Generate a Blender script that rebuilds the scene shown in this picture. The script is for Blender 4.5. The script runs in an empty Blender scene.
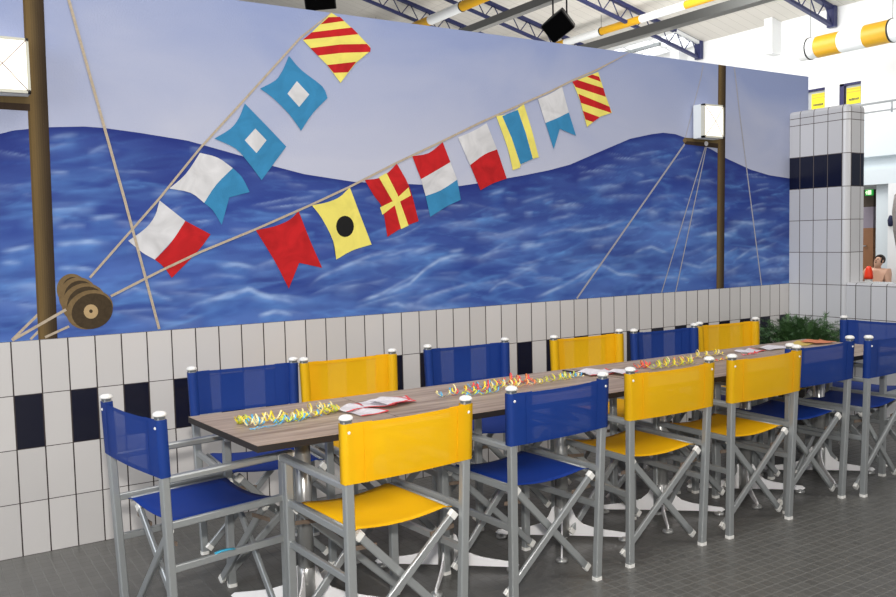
import bpy, bmesh, math, random
import numpy as np
from mathutils import Vector, Matrix, Euler

random.seed(7)
PI = math.pi
scn = bpy.context.scene
COL = scn.collection
scn.view_settings.view_transform = 'Standard'
scn.view_settings.look = 'None'
scn.view_settings.exposure = 0.0

# ------------------------------------------------------------------ camera
F_PX = 858.4159
CAM = Vector((-0.4153, -4.3444, 1.4197))
EUL = Euler((1.5017, 0.0231, -0.5710), 'XYZ')
ROT = EUL.to_matrix()
cd = bpy.data.cameras.new('camera')
cd.sensor_fit = 'HORIZONTAL'; cd.sensor_width = 36.0
cd.lens = F_PX / 896.0 * 36.0
cd.clip_start = 0.05; cd.clip_end = 200
cam = bpy.data.objects.new('camera', cd); COL.objects.link(cam)
cam.location = CAM; cam.rotation_euler = EUL
scn.camera = cam


def ray(u, v):
    return ROT @ Vector(((u - 448) / F_PX, -(v - 298.5) / F_PX, -1.0))


def on_x(u, v, x):
    d = ray(u, v); return CAM + d * ((x - CAM.x) / d.x)


def on_y(u, v, y):
    d = ray(u, v); return CAM + d * ((y - CAM.y) / d.y)


def on_z(u, v, z):
    d = ray(u, v); return CAM + d * ((z - CAM.z) / d.z)


# ------------------------------------------------------------------ materials
def lin(c):
    return tuple((x / 12.92 if x <= 0.04045 else ((x + 0.055) / 1.055) ** 2.4) for x in [k / 255 for k in c])


def new_mat(name):
    m = bpy.data.materials.new(name); m.use_nodes = True
    nt = m.node_tree
    return m, nt, nt.nodes['Principled BSDF']


def mat(name, rgb, rough=0.5, metal=0.0, noise=0.0, nscale=20, spec=0.5, emit=0.0, bump=0.0):
    m, nt, b = new_mat(name)
    c = lin(rgb)
    b.inputs['Base Color'].default_value = (*c, 1)
    b.inputs['Roughness'].default_value = rough
    b.inputs['Metallic'].default_value = metal
    b.inputs['Specular IOR Level'].default_value = spec
    if emit:
        b.inputs['Emission Color'].default_value = (*c, 1)
        b.inputs['Emission Strength'].default_value = emit
    if noise or bump:
        tc = nt.nodes.new('ShaderNodeTexCoord')
        n = nt.nodes.new('ShaderNodeTexNoise'); n.inputs['Scale'].default_value = nscale
        n.inputs['Detail'].default_value = 4
        nt.links.new(tc.outputs['Object'], n.inputs['Vector'])
        if noise:
            mix = nt.nodes.new('ShaderNodeMix'); mix.data_type = 'RGBA'
            mix.inputs[6].default_value = (*[k * (1 - noise) for k in c], 1)
            mix.inputs[7].default_value = (*[min(1, k * (1 + noise)) for k in c], 1)
            nt.links.new(n.outputs['Fac'], mix.inputs[0])
            nt.links.new(mix.outputs[2], b.inputs['Base Color'])
        if bump:
            bp = nt.nodes.new('ShaderNodeBump'); bp.inputs['Strength'].default_value = bump
            bp.inputs['Distance'].default_value = 0.003
            nt.links.new(n.outputs['Fac'], bp.inputs['Height'])
            nt.links.new(bp.outputs[0], b.inputs['Normal'])
    return m


class NT:
    """tiny helper for math node chains"""
    def __init__(s, nt): s.nt = nt

    def m(s, op, a, b=None, c=None):
        n = s.nt.nodes.new('ShaderNodeMath'); n.operation = op
        for i, v in enumerate((a, b, c)):
            if v is None: continue
            if isinstance(v, (int, float)): n.inputs[i].default_value = v
            else: s.nt.links.new(v, n.inputs[i])
        return n.outputs[0]

    def mix(s, f, a, b):
        n = s.nt.nodes.new('ShaderNodeMix'); n.data_type = 'RGBA'
        for i, v in ((0, f), (6, a), (7, b)):
            if isinstance(v, (tuple, list)): n.inputs[i].default_value = (*v[:3], 1)
            elif isinstance(v, (int, float)): n.inputs[i].default_value = v
            else: s.nt.links.new(v, n.inputs[i])
        return n.outputs[2]


def tile_mat(name, base, grout, navy=None, w=0.12, h=0.25, gv=0.0045, gh=0.003, uaxis='X', u0=0.0,
             vaxis='Z', rule=None, rough=0.22, var=0.06, extra_v=None, by_normal=None, spec=0.5, corner=None):
    m, nt, b = new_mat(name)
    N = NT(nt)
    tc = nt.nodes.new('ShaderNodeTexCoord'); sp = nt.nodes.new('ShaderNodeSeparateXYZ')
    nt.links.new(tc.outputs['Object'], sp.inputs[0])
    u = N.m('SUBTRACT', sp.outputs[uaxis], u0)
    if by_normal is not None:      # use the x axis on faces that look along y
        ge = nt.nodes.new('ShaderNodeNewGeometry'); sn = nt.nodes.new('ShaderNodeSeparateXYZ')
        nt.links.new(ge.outputs['True Normal'], sn.inputs[0])
        fy = N.m('GREATER_THAN', N.m('ABSOLUTE', sn.outputs['Y']), 0.75)
        ux = N.m('SUBTRACT', sp.outputs['X'], by_normal)
        u = N.m('ADD', N.m('MULTIPLY', ux, fy), N.m('MULTIPLY', u, N.m('SUBTRACT', 1.0, fy)))
    us = N.m('DIVIDE', u, w)
    vs = N.m('DIVIDE', sp.outputs[vaxis], h)
    iu = N.m('FLOOR', us); iv = N.m('FLOOR', vs)
    fu = N.m('SUBTRACT', us, iu); fv = N.m('SUBTRACT', vs, iv)
    du = N.m('MULTIPLY', N.m('MINIMUM', fu, N.m('SUBTRACT', 1.0, fu)), w)
    dv = N.m('MULTIPLY', N.m('MINIMUM', fv, N.m('SUBTRACT', 1.0, fv)), h)
    if extra_v is not None:
        dv = N.m('MINIMUM', dv, N.m('ABSOLUTE', N.m('SUBTRACT', sp.outputs[vaxis], extra_v)))
    g = N.m('MAXIMUM', N.m('LESS_THAN', du, gv / 2), N.m('LESS_THAN', dv, gh / 2))
    wn = nt.nodes.new('ShaderNodeTexWhiteNoise'); wn.noise_dimensions = '2D'
    cx = nt.nodes.new('ShaderNodeCombineXYZ'); nt.links.new(iu, cx.inputs[0]); nt.links.new(iv, cx.inputs[1])
    nt.links.new(cx.outputs[0], wn.inputs['Vector'])
    c = lin(base)
    col = N.mix(wn.outputs['Value'], tuple(k * (1 - var) for k in c), tuple(min(1, k * (1 + var)) for k in c))
    if rule:
        ok = rule(N, iu, iv)
        if corner:
            ok = N.m('MULTIPLY', ok, N.m('MAXIMUM', N.m('GREATER_THAN', sp.outputs['X'], corner[0]), N.m('GREATER_THAN', sp.outputs['Y'], corner[1])))
        col = N.mix(ok, col, lin(navy))
    col = N.mix(g, col, lin(grout))
    nt.links.new(col, b.inputs['Base Color'])
    b.inputs['Specular IOR Level'].default_value = spec
    rg = N.m('ADD', rough, N.m('MULTIPLY', g, 0.6)); nt.links.new(rg, b.inputs['Roughness'])
    bp = nt.nodes.new('ShaderNodeBump'); bp.inputs['Strength'].default_value = 0.4
    bp.inputs['Distance'].default_value = 0.002
    nt.links.new(N.m('SUBTRACT', 1.0, g), bp.inputs['Height']); nt.links.new(bp.outputs[0], b.inputs['Normal'])
    return m


def eq(N, v, k):
    return N.m('LESS_THAN', N.m('ABSOLUTE', N.m('SUBTRACT', v, k)), 0.5)


def even(N, v):
    return N.m('LESS_THAN', N.m('ABSOLUTE', N.m('MODULO', N.m('ADD', v, 200.0), 2.0)), 0.5)


GROUT = (58, 48, 46)
M = {}
M['wall_tile'] = tile_mat('wall tile', (206, 202, 199), GROUT, (20, 21, 38), rule=lambda N, u, v: N.m('MULTIPLY', even(N, u), eq(N, v, 2)), gv=0.006, gh=0.0035)
M['pillar_tile'] = tile_mat('pillar tile', (208, 207, 208), (92, 84, 80), (18, 21, 42), uaxis='Y', u0=-0.0939,
                            rule=lambda N, u, v, sp=None: eq(N, v, 7), corner=(5.686, -0.0939 - 3 * 0.12), extra_v=2.305, by_normal=5.686, gv=0.006, gh=0.005)
M['low_wall_tile'] = tile_mat('low wall tile', (208, 207, 208), (74, 66, 62), uaxis='Y', u0=-0.0939, by_normal=5.686, gv=0.006, gh=0.005)
M['floor_tile'] = tile_mat('floor tile', (92, 91, 88), (112, 111, 108), w=0.05, h=0.05, gv=0.004, gh=0.004, vaxis='Y', rough=0.30, var=0.09, spec=0.45)
M['white_wall'] = mat('white plaster', (235, 236, 236), 0.8, noise=0.02, nscale=3)
M['plaster'] = mat('wall core plaster', (200, 200, 200), 0.8, noise=0.02)
M['pale_wall'] = mat('pale blue plaster', (214, 222, 226), 0.7, noise=0.02)
M['ceiling'] = tile_mat('ceiling boards', (214, 210, 202), (186, 182, 174), w=1.2, h=0.3, gv=0.01, gh=0.012, vaxis='Y', rough=0.8, var=0.03)
M['alu'] = mat('brushed aluminium', (165, 168, 168), 0.38, 0.45, noise=0.04, nscale=40)
M['alu_dark'] = mat('dull brown link', (128, 112, 98), 0.45, 0.3, noise=0.05)
M['white_plastic'] = mat('white plastic', (236, 234, 228), 0.35, noise=0.02)
M['collar'] = mat('grey collar', (95, 100, 102), 0.5, noise=0.05)
M['steel'] = mat('brushed steel tube', (172, 172, 170), 0.3, 0.6, noise=0.03, nscale=60)
M['fin'] = mat('pale metallic fin', (250, 248, 248), 0.35, 0.0, noise=0.01)
M['black_edge'] = mat('black edge laminate', (34, 28, 26), 0.5, noise=0.05)
M['blue_steel'] = mat('dark blue paint', (40, 46, 92), 0.45, noise=0.05)
M['grey_steel'] = mat('grey beam paint', (112, 111, 107), 0.5, noise=0.05)
M['black'] = mat('black casing', (22, 22, 24), 0.55, noise=0.1)
M['grille'] = mat('black grille', (10, 10, 11), 0.9, noise=0.3, nscale=200, spec=0.1)
M['duct_white'] = mat('white duct', (232, 234, 234), 0.45, noise=0.02)
M['duct_yellow'] = mat('yellow duct', (204, 154, 18), 0.45, noise=0.05)
M['navy'] = mat('navy frame paint', (36, 34, 86), 0.5, noise=0.05)
M['rail'] = mat('grey rail', (168, 172, 176), 0.4, 0.4, noise=0.05)
M['brown'] = mat('brown door', (150, 104, 70), 0.5, noise=0.15, nscale=6)
M['dark_brown'] = mat('dark brown panel', (78, 62, 48), 0.6, noise=0.1)
M['mauve'] = mat('mauve panel', (156, 146, 160), 0.6, noise=0.05)
M['rock'] = mat('grey rock', (150, 142, 138), 0.9, noise=0.45, nscale=22, bump=0.8)
M['dark_blue'] = mat('dark blue cloth', (28, 32, 66), 0.7, noise=0.1)
M['skin'] = mat('skin', (214, 168, 142), 0.5, noise=0.05)
M['hair'] = mat('dark hair', (40, 30, 26), 0.7, noise=0.2)
M['trunks'] = mat('dark swim trunks', (30, 34, 52), 0.7, noise=0.1)
M['orange'] = mat('orange red plastic', (255, 62, 22), 0.4, noise=0.03, emit=0.0)
M['pot'] = mat('dark plastic pot', (52, 48, 46), 0.6, noise=0.1)
M['soil'] = mat('soil', (50, 38, 28), 0.9, noise=0.3, nscale=60)
M['lamp_face'] = mat('lit opal diffuser', (255, 250, 236), 0.4, emit=1.1)
M['lamp_frame'] = mat('ivory lamp frame', (214, 212, 196), 0.5, noise=0.03)
M['lamp_side'] = mat('lamp side panel', (226, 230, 230), 0.5, noise=0.02, emit=0.12)
M['wire'] = mat('lamp guard wire', (150, 130, 124), 0.5, noise=0.05)
M['glow'] = mat('bright overcast glass', (250, 252, 255), 0.3, emit=1.6)
M['exit'] = mat('green sign', (40, 170, 70), 0.4, emit=0.6)
M['exit_pale'] = mat('pale sign pictogram', (236, 250, 214), 0.4, emit=1.0)
M['paper'] = mat('white paper', (214, 208, 212), 0.8, noise=0.22, nscale=70)
M['paper_red'] = mat('red paper edge', (214, 52, 52), 0.7, noise=0.05)
M['poster_yellow'] = mat('yellow poster', (238, 222, 44), 0.6, noise=0.04)
M['poster_grey'] = mat('poster lettering', (96, 92, 66), 0.6, noise=0.05)
M['poster_mid'] = mat('poster band', (222, 190, 60), 0.6, noise=0.05)
M['blind'] = mat('grey blind', (176, 180, 184), 0.7, noise=0.04)
M['cyan'] = mat('cyan plastic', (70, 180, 214), 0.4, noise=0.03)
M['terracotta'] = mat('orange tan paper', (206, 128, 92), 0.8, noise=0.1, nscale=40)
M['tan'] = mat('tan paper', (206, 178, 96), 0.8, noise=0.1, nscale=40)
for k, c in dict(yellow=(236, 212, 60), blue=(92, 172, 214), red=(226, 76, 78), cream=(240, 224, 160), green=(190, 204, 70),
                 orange2=(226, 130, 70), pink=(232, 120, 130)).items():
    M['paper_' + k] = mat('streamer paper ' + k, c, 0.7, noise=0.03)


def fabric(name, rgb, transp):
    m, nt, b = new_mat(name)
    N = NT(nt)
    c = lin(rgb)
    tc = nt.nodes.new('ShaderNodeTexCoord')
    n = nt.nodes.new('ShaderNodeTexNoise'); n.inputs['Scale'].default_value = 9; n.inputs['Detail'].default_value = 3
    nt.links.new(tc.outputs['Object'], n.inputs['Vector'])
    nt.links.new(N.mix(n.outputs['Fac'], tuple(k * 0.9 for k in c), tuple(min(1, k * 1.1) for k in c)), b.inputs['Base Color'])
    b.inputs['Roughness'].default_value = 0.55
    b.inputs['Specular IOR Level'].default_value = 0.3
    tr = nt.nodes.new('ShaderNodeBsdfTransparent')
    tl = nt.nodes.new('ShaderNodeBsdfTranslucent'); tl.inputs[0].default_value = (*c, 1)
    m1 = nt.nodes.new('ShaderNodeMixShader'); m1.inputs[0].default_value = 0.22
    m2 = nt.nodes.new('ShaderNodeMixShader'); m2.inputs[0].default_value = transp
    out = nt.nodes['Material Output']
    nt.links.new(b.outputs[0], m1.inputs[1]); nt.links.new(tl.outputs[0], m1.inputs[2])
    nt.links.new(m1.outputs[0], m2.inputs[1]); nt.links.new(tr.outputs[0], m2.inputs[2])
    nt.links.new(m2.outputs[0], out.inputs['Surface'])
    return m


M['fab_yellow'] = fabric('yellow mesh fabric', (255, 194, 8), 0.06)
M['fab_blue'] = fabric('blue mesh fabric', (26, 64, 146), 0.10)
M['fab_yellow_seat'] = fabric('yellow seat fabric', (255, 194, 8), 0.02)
M['fab_blue_seat'] = fabric('blue seat fabric', (20, 58, 146), 0.02)


def wood():
    m, nt, b = new_mat('grey brown wood laminate')
    N = NT(nt)
    tc = nt.nodes.new('ShaderNodeTexCoord')
    mp = nt.nodes.new('ShaderNodeMapping'); mp.inputs['Scale'].default_value = (0.9, 16, 1)
    nt.links.new(tc.outputs['Object'], mp.inputs[0])
    n = nt.nodes.new('ShaderNodeTexNoise'); n.inputs['Scale'].default_value = 2.2; n.inputs['Detail'].default_value = 6
    n.inputs['Distortion'].default_value = 0.6
    nt.links.new(mp.outputs[0], n.inputs['Vector'])
    n2 = nt.nodes.new('ShaderNodeTexNoise'); n2.inputs['Scale'].default_value = 9; n2.inputs['Detail'].default_value = 3
    nt.links.new(mp.outputs[0], n2.inputs['Vector'])
    f = N.m('ADD', N.m('MULTIPLY', n.outputs['Fac'], 0.7), N.m('MULTIPLY', n2.outputs['Fac'], 0.3))
    rmp = nt.nodes.new('ShaderNodeValToRGB')
    rmp.color_ramp.elements[0].position = 0.36; rmp.color_ramp.elements[0].color = (*lin((134, 114, 98)), 1)
    rmp.color_ramp.elements[1].position = 0.62; rmp.color_ramp.elements[1].color = (*lin((186, 166, 148)), 1)
    nt.links.new(f, rmp.inputs[0]); nt.links.new(rmp.outputs[0], b.inputs['Base Color'])
    b.inputs['Roughness'].default_value = 0.42
    b.inputs['Specular IOR Level'].default_value = 0.35
    return m


M['wood'] = wood()


def paint(name, rgb, crease=0.12, scale=9.0, stretch=(1, 1, 1)):
    """matt wall paint with soft brushed variation; lies on the roughcast wall"""
    m, nt, b = new_mat('mural paint ' + name)
    N = NT(nt)
    c = lin(rgb)
    tc = nt.nodes.new('ShaderNodeTexCoord')
    mp = nt.nodes.new('ShaderNodeMapping'); mp.inputs['Scale'].default_value = stretch
    nt.links.new(tc.outputs['Object'], mp.inputs[0])
    n = nt.nodes.new('ShaderNodeTexNoise'); n.inputs['Scale'].default_value = scale; n.inputs['Detail'].default_value = 3
    n.inputs['Distortion'].default_value = 1.5
    nt.links.new(mp.outputs[0], n.inputs['Vector'])
    rp = nt.nodes.new('ShaderNodeMapRange'); rp.inputs[1].default_value = 0.3; rp.inputs[2].default_value = 0.7
    nt.links.new(n.outputs['Fac'], rp.inputs[0])
    nt.links.new(N.mix(rp.outputs[0], tuple(k * (1 - crease) for k in c), tuple(min(1, k * (1 + crease * 0.4)) for k in c)), b.inputs['Base Color'])
    b.inputs['Roughness'].default_value = 0.75
    b.inputs['Specular IOR Level'].default_value = 0.2
    n3 = nt.nodes.new('ShaderNodeTexNoise'); n3.inputs['Scale'].default_value = 160
    nt.links.new(tc.outputs['Object'], n3.inputs['Vector'])
    bp = nt.nodes.new('ShaderNodeBump'); bp.inputs['Strength'].default_value = 0.25; bp.inputs['Distance'].default_value = 0.003
    nt.links.new(n3.outputs['Fac'], bp.inputs['Height']); nt.links.new(bp.outputs[0], b.inputs['Normal'])
    return m


P = {}
P['white'] = paint('white', (216, 215, 216), 0.18, 7)
P['red'] = paint('red', (196, 32, 36), 0.24, 7)
P['yellow'] = paint('yellow', (240, 226, 112), 0.10, 7)
P['blue'] = paint('light blue', (58, 136, 182), 0.16, 7)
P['black'] = paint('black', (26, 26, 26), 0.1)
P['rope'] = paint('rope', (190, 174, 152), 0.2, 60)
P['rope_grey'] = paint('pale rope', (170, 168, 176), 0.15, 60)
P['mast'] = paint('mast brown', (108, 90, 58), 0.18, 3, (6, 1, 1))
P['mast_dark'] = paint('mast dark side', (62, 48, 36), 0.18, 3, (6, 1, 1))
P['block_light'] = paint('block edge', (124, 102, 70), 0.2, 30)
P['block_dark'] = paint('block face', (70, 57, 40), 0.2, 30)
P['hub'] = paint('block hub', (186, 158, 116), 0.1, 30)
P['knob'] = paint('pale knob', (214, 212, 214), 0.1)


def sky_paint():
    m, nt, b = new_mat('mural paint sky')
    N = NT(nt)
    tc = nt.nodes.new('ShaderNodeTexCoord'); sp = nt.nodes.new('ShaderNodeSeparateXYZ')
    nt.links.new(tc.outputs['Object'], sp.inputs[0])
    mp = nt.nodes.new('ShaderNodeMapping'); mp.inputs['Scale'].default_value = (0.9, 1, 1.7)
    nt.links.new(tc.outputs['Object'], mp.inputs[0])
    n = nt.nodes.new('ShaderNodeTexNoise'); n.inputs['Scale'].default_value = 1.1; n.inputs['Detail'].default_value = 4
    n.inputs['Distortion'].default_value = 0.5
    nt.links.new(mp.outputs[0], n.inputs['Vector'])
    z = N.m('DIVIDE', N.m('SUBTRACT', sp.outputs['Z'], 1.75), 0.9)
    f = N.m('ADD', z, N.m('MULTIPLY', N.m('SUBTRACT', n.outputs['Fac'], 0.5), 1.3))
    rmp = nt.nodes.new('ShaderNodeValToRGB')
    e = rmp.color_ramp.elements
    e[0].position = 0.05; e[0].color = (*lin((190, 193, 210)), 1)
    e[1].position = 1.0; e[1].color = (*lin((148, 160, 198)), 1)
    nt.links.new(f, rmp.inputs[0]); nt.links.new(rmp.outputs[0], b.inputs['Base Color'])
    b.inputs['Roughness'].default_value = 0.75; b.inputs['Specular IOR Level'].default_value = 0.2
    n3 = nt.nodes.new('ShaderNodeTexNoise'); n3.inputs['Scale'].default_value = 110; n3.inputs['Detail'].default_value = 5
    nt.links.new(tc.outputs['Object'], n3.inputs['Vector'])
    bp = nt.nodes.new('ShaderNodeBump'); bp.inputs['Strength'].default_value = 0.35; bp.inputs['Distance'].default_value = 0.004
    nt.links.new(n3.outputs['Fac'], bp.inputs['Height']); nt.links.new(bp.outputs[0], b.inputs['Normal'])
    return m


P['sky'] = sky_paint()


def sea_paint():
    m, nt, b = new_mat('mural paint sea')
    a = nt.nodes.new('ShaderNodeVertexColor'); a.layer_name = 'paint'
    nt.links.new(a.outputs['Color'], b.inputs['Base Color'])
    b.inputs['Roughness'].default_value = 0.7; b.inputs['Specular IOR Level'].default_value = 0.2
    tc = nt.nodes.new('ShaderNodeTexCoord')
    n3 = nt.nodes.new('ShaderNodeTexNoise'); n3.inputs['Scale'].default_value = 110
    nt.links.new(tc.outputs['Object'], n3.inputs['Vector'])
    bp = nt.nodes.new('ShaderNodeBump'); bp.inputs['Strength'].default_value = 0.25; bp.inputs['Distance'].default_value = 0.003
    nt.links.new(n3.outputs['Fac'], bp.inputs['Height']); nt.links.new(bp.outputs[0], b.inputs['Normal'])
    return m


P['sea'] = sea_paint()


# ------------------------------------------------------------------ mesh helpers
class MB:
    def __init__(s): s.bm = bmesh.new(); s.mi = 0

    def _f(s, vs):
        try:
            f = s.bm.faces.new(vs); f.material_index = s.mi; return f
        except ValueError:
            return None

    def box(s, x0, x1, y0, y1, z0, z1):
        v = [s.bm.verts.new(p) for p in ((x0, y0, z0), (x1, y0, z0), (x1, y1, z0), (x0, y1, z0), (x0, y0, z1), (x1, y0, z1), (x1, y1, z1), (x0, y1, z1))]
        for q in ((3, 2, 1, 0), (4, 5, 6, 7), (0, 1, 5, 4), (1, 2, 6, 5), (2, 3, 7, 6), (3, 0, 4, 7)):
            s._f([v[i] for i in q])
        return s

    def bar(s, a, b, w, t, up=(0, 0, 1), ch=0.0):
        """rectangular tube from a to b: w across, t along up; ch chamfers the long edges"""
        a = Vector(a); b = Vector(b); d = (b - a).normalized(); up = Vector(up)
        sd = d.cross(up)
        if sd.length < 1e-6: sd = d.cross(Vector((1, 0, 0)))
        sd.normalize(); u2 = sd.cross(d).normalized()
        hw, ht = w / 2, t / 2
        if ch:
            pr = [(-hw + ch, -ht), (hw - ch, -ht), (hw, -ht + ch), (hw, ht - ch), (hw - ch, ht), (-hw + ch, ht), (-hw, ht - ch), (-hw, -ht + ch)]
        else:
            pr = [(-hw, -ht), (hw, -ht), (hw, ht), (-hw, ht)]
        r0 = [s.bm.verts.new(a + sd * x + u2 * y) for x, y in pr]
        r1 = [s.bm.verts.new(b + sd * x + u2 * y) for x, y in pr]
        n = len(pr)
        for i in range(n): s._f([r0[i], r0[(i + 1) % n], r1[(i + 1) % n], r1[i]])
        s._f(r0[::-1]); s._f(r1)
        return s

    def tube(s, pts, r, n=10, caps=True, smooth=True):
        pts = [Vector(p) for p in pts]
        rs = r if isinstance(r, (list, tuple)) else [r] * len(pts)
        rings = []
        for i, p in enumerate(pts):
            d = (pts[min(i + 1, len(pts) - 1)] - pts[max(i - 1, 0)]).normalized()
            ref = Vector((0, 0, 1)) if abs(d.z) < 0.9 else Vector((1, 0, 0))
            a = d.cross(ref).normalized(); b = a.cross(d).normalized()
            rings.append([s.bm.verts.new(p + (a * math.cos(2 * PI * k / n) + b * math.sin(2 * PI * k / n)) * rs[i]) for k in range(n)])
        for i in range(len(rings) - 1):
            for k in range(n):
                f = s._f([rings[i][k], rings[i][(k + 1) % n], rings[i + 1][(k + 1) % n], rings[i + 1][k]])
                if f: f.smooth = smooth
        if caps: s._f(rings[0][::-1]); s._f(rings[-1])
        return s

    def lathe(s, prof, c=(0, 0, 0), n=16, smooth=True):
        rings = []
        for r, z in prof:
            if r < 1e-6: rings.append([s.bm.verts.new((c[0], c[1], c[2] + z))])
            else: rings.append([s.bm.verts.new((c[0] + r * math.cos(2 * PI * k / n), c[1] + r * math.sin(2 * PI * k / n), c[2] + z)) for k in range(n)])
        for A, B in zip(rings, rings[1:]):
            for k in range(n):
                a0, a1 = A[k % len(A)], A[(k + 1) % len(A)]; b0, b1 = B[k % len(B)], B[(k + 1) % len(B)]
                vs = []
                for v in (a0, a1, b1, b0):
                    if v not in vs: vs.append(v)
                if len(vs) >= 3:
                    f = s._f(vs)
                    if f: f.smooth = smooth
        if len(rings[0]) > 1: s._f(rings[0][::-1])
        if len(rings[-1]) > 1: s._f(rings[-1])
        return s

    def prism(s, poly, h, axis='y'):
        """poly extruded by vector h"""
        h = Vector(h)
        a = [s.bm.verts.new(p) for p in poly]; b = [s.bm.verts.new(Vector(p) + h) for p in poly]
        n = len(poly)
        for i in range(n): s._f([a[i], a[(i + 1) % n], b[(i + 1) % n], b[i]])
        s._f(a[::-1]); s._f(b)
        return s

    def poly(s, pts):
        s._f([s.bm.verts.new(p) for p in pts]); return s

    def grid(s, rows, smooth=True):
        vs = [[s.bm.verts.new(p) for p in r] for r in rows]
        for i in range(len(vs) - 1):
            for j in range(len(vs[0]) - 1):
                f = s._f([vs[i][j], vs[i][j + 1], vs[i + 1][j + 1], vs[i + 1][j]])
                if f: f.smooth = smooth
        return s

    def build(s, name, mats, parent=None, bevel=0.0, normals=True, kind=None, label=None, cat=None, group=None):
        if normals: bmesh.ops.recalc_face_normals(s.bm, faces=s.bm.faces)
        me = bpy.data.meshes.new(name); s.bm.to_mesh(me); s.bm.free()
        for m in (mats if isinstance(mats, (list, tuple)) else [mats]): me.materials.append(m)
        o = bpy.data.objects.new(name, me); COL.objects.link(o)
        if parent: o.parent = parent
        if bevel:
            md = o.modifiers.new('bevel', 'BEVEL'); md.width = bevel; md.segments = 2; md.limit_method = 'ANGLE'
        return tag(o, label, cat, group, kind)


def tag(o, label=None, cat=None, group=None, kind=None):
    if label: o['label'] = label
    if cat: o['category'] = cat
    if group: o['group'] = group
    if kind: o['kind'] = kind
    return o


def empty(name, loc=(0, 0, 0), rz=0.0, label=None, cat=None, group=None):
    o = bpy.data.objects.new(name, None); COL.objects.link(o)
    o.location = loc; o.rotation_euler = (0, 0, rz); o.empty_display_size = 0.1
    return tag(o, label, cat, group)


def copy_tree(o, parent=None):
    c = o.copy(); COL.objects.link(c); c.parent = parent
    for ch in list(o.children): copy_tree(ch, c)
    return c


# ------------------------------------------------------------------ the setting
W, H = 0.12, 0.25
X_CORNER = 5.64
X_END = 5.88
MB().box(-14, 19.2, -11, 30, -0.1, 0).build('floor', M['floor_tile'], kind='structure')
MB().box(-3.0, X_END, 0.0, 0.24, 0.0, 1.0).build('wall_back', M['wall_tile'], kind='structure')
MB().box(-3.0, X_END, 0.004, 0.24, 1.0, 2.664).build('wall_back_upper', M['plaster'], kind='structure')
# pillar, rounded on its free corner and along the top, and the low wall that runs on from it
PY = -0.0939 - 3 * W - 0.045
r = 0.045
poly = [(X_CORNER, -0.001), (X_CORNER, PY + r)]
for k in range(1, 6):
    a = PI + k / 6 * PI / 2
    poly.append((X_CORNER + r + r * math.cos(a), PY + r + r * math.sin(a)))
XP = X_END - 0.028
poly += [(X_CORNER + r, PY), (XP, PY), (XP, -0.001)]
b = MB()
z_top = 2.365
rings = []
for ins, z in ((0, 0.0), (0, 2.335), (0.006, 2.352), (0.018, 2.362), (0.034, z_top)):
    ring = []
    for (x, y) in poly:
        ring.append(b.bm.verts.new((min(max(x, X_CORNER + ins), XP - ins), min(max(y, PY + ins), -0.001), z)))
    rings.append(ring)
for A, B in zip(rings, rings[1:]):
    for k in range(len(poly)): b._f([A[k], A[(k + 1) % len(poly)], B[(k + 1) % len(poly)], B[k]])
b._f(rings[-1]); b._f(rings[0][::-1])
b.build('wall_right_pillar', M['pillar_tile'], kind='structure')
b = MB()
prof = [(X_CORNER, 0), (X_CORNER, 1.003), (X_CORNER + 0.006, 1.014), (X_CORNER + 0.02, 1.020), (X_END, 1.020), (X_END, 0)]
b.prism([(x, PY, z) for x, z in prof], (0, -4.2, 0))
b.build('wall_right', M['low_wall_tile'], kind='structure')

# far side of the pool hall
XF = 19.0
SL = 0.24


def zc(x): return 6.78 + SL * (XF - x)


fw = MB()
wins = [(8.60, 9.26), (7.66, 8.22)]
zw0, zw1 = 4.30, 4.93
ys = [-11, 7.66, 8.22, 8.60, 9.26, 30]
for i in range(5):
    if i in (1, 3):
        fw.box(XF, XF + 0.3, ys[i], ys[i + 1], 0, zw0); fw.box(XF, XF + 0.3, ys[i], ys[i + 1], zw1, 7.0)
    else:
        fw.box(XF, XF + 0.3, ys[i], ys[i + 1], 0, 7.0)
fw.build('wall_far', M['white_wall'], kind='structure')
MB().prism([(-14, -11, zc(-14)), (XF + 0.3, -11, zc(XF + 0.3)), (XF + 0.3, -11, zc(XF + 0.3) + 0.2), (-14, -11, zc(-14) + 0.2)], (0, 41, 0)).build('ceiling', M['ceiling'], kind='structure')
for i, (y0, y1) in enumerate(wins):
    fr = MB()
    fr.box(XF + 0.02, XF + 0.12, y1 - 0.11, y1, zw0, zw1).box(XF + 0.02, XF + 0.12, y0, y0 + 0.02, zw0, zw1).box(XF + 0.02, XF + 0.12, y0, y1, zw1 - 0.05, zw1).box(XF + 0.02, XF + 0.12, y0, y1, zw0, zw0 + 0.03)
    wo = fr.build('window_%d' % (i + 1), M['navy'], kind='structure')
    MB().box(XF + 0.10, XF + 0.13, y0 + 0.02, y1 - 0.11, zw0 + 0.03, zw1 - 0.05).build('pane', M['blind'], wo)
    pp = empty('window_poster', (XF + 0.085, y0 + 0.235, 4.65),
               label=['yellow poster in the dark blue window nearer the mural', 'yellow poster in the dark blue window nearer the striped duct'][i], cat='poster')
    MB().box(0, 0.012, -0.19, 0.19, -0.22, 0.17).build('sheet', M['poster_yellow'], pp)
    t = MB()
    rr = random.Random(i)
    for zz, hh in ((0.12, 0.03), (0.05, 0.03)):
        t.box(-0.003, 0.0, -0.17, 0.17, zz, zz + hh)
    t.build('colour_band', M['poster_mid'], pp)
    t = MB(); y = -0.13
    while y < 0.13:
        wv = rr.uniform(0.015, 0.035); t.box(-0.003, 0.0, y, y + wv, -0.14 + rr.uniform(0, 0.008), -0.09 + rr.uniform(0, 0.01)); y += wv + 0.008
    t.build('lettering', M['poster_grey'], pp)
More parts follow.
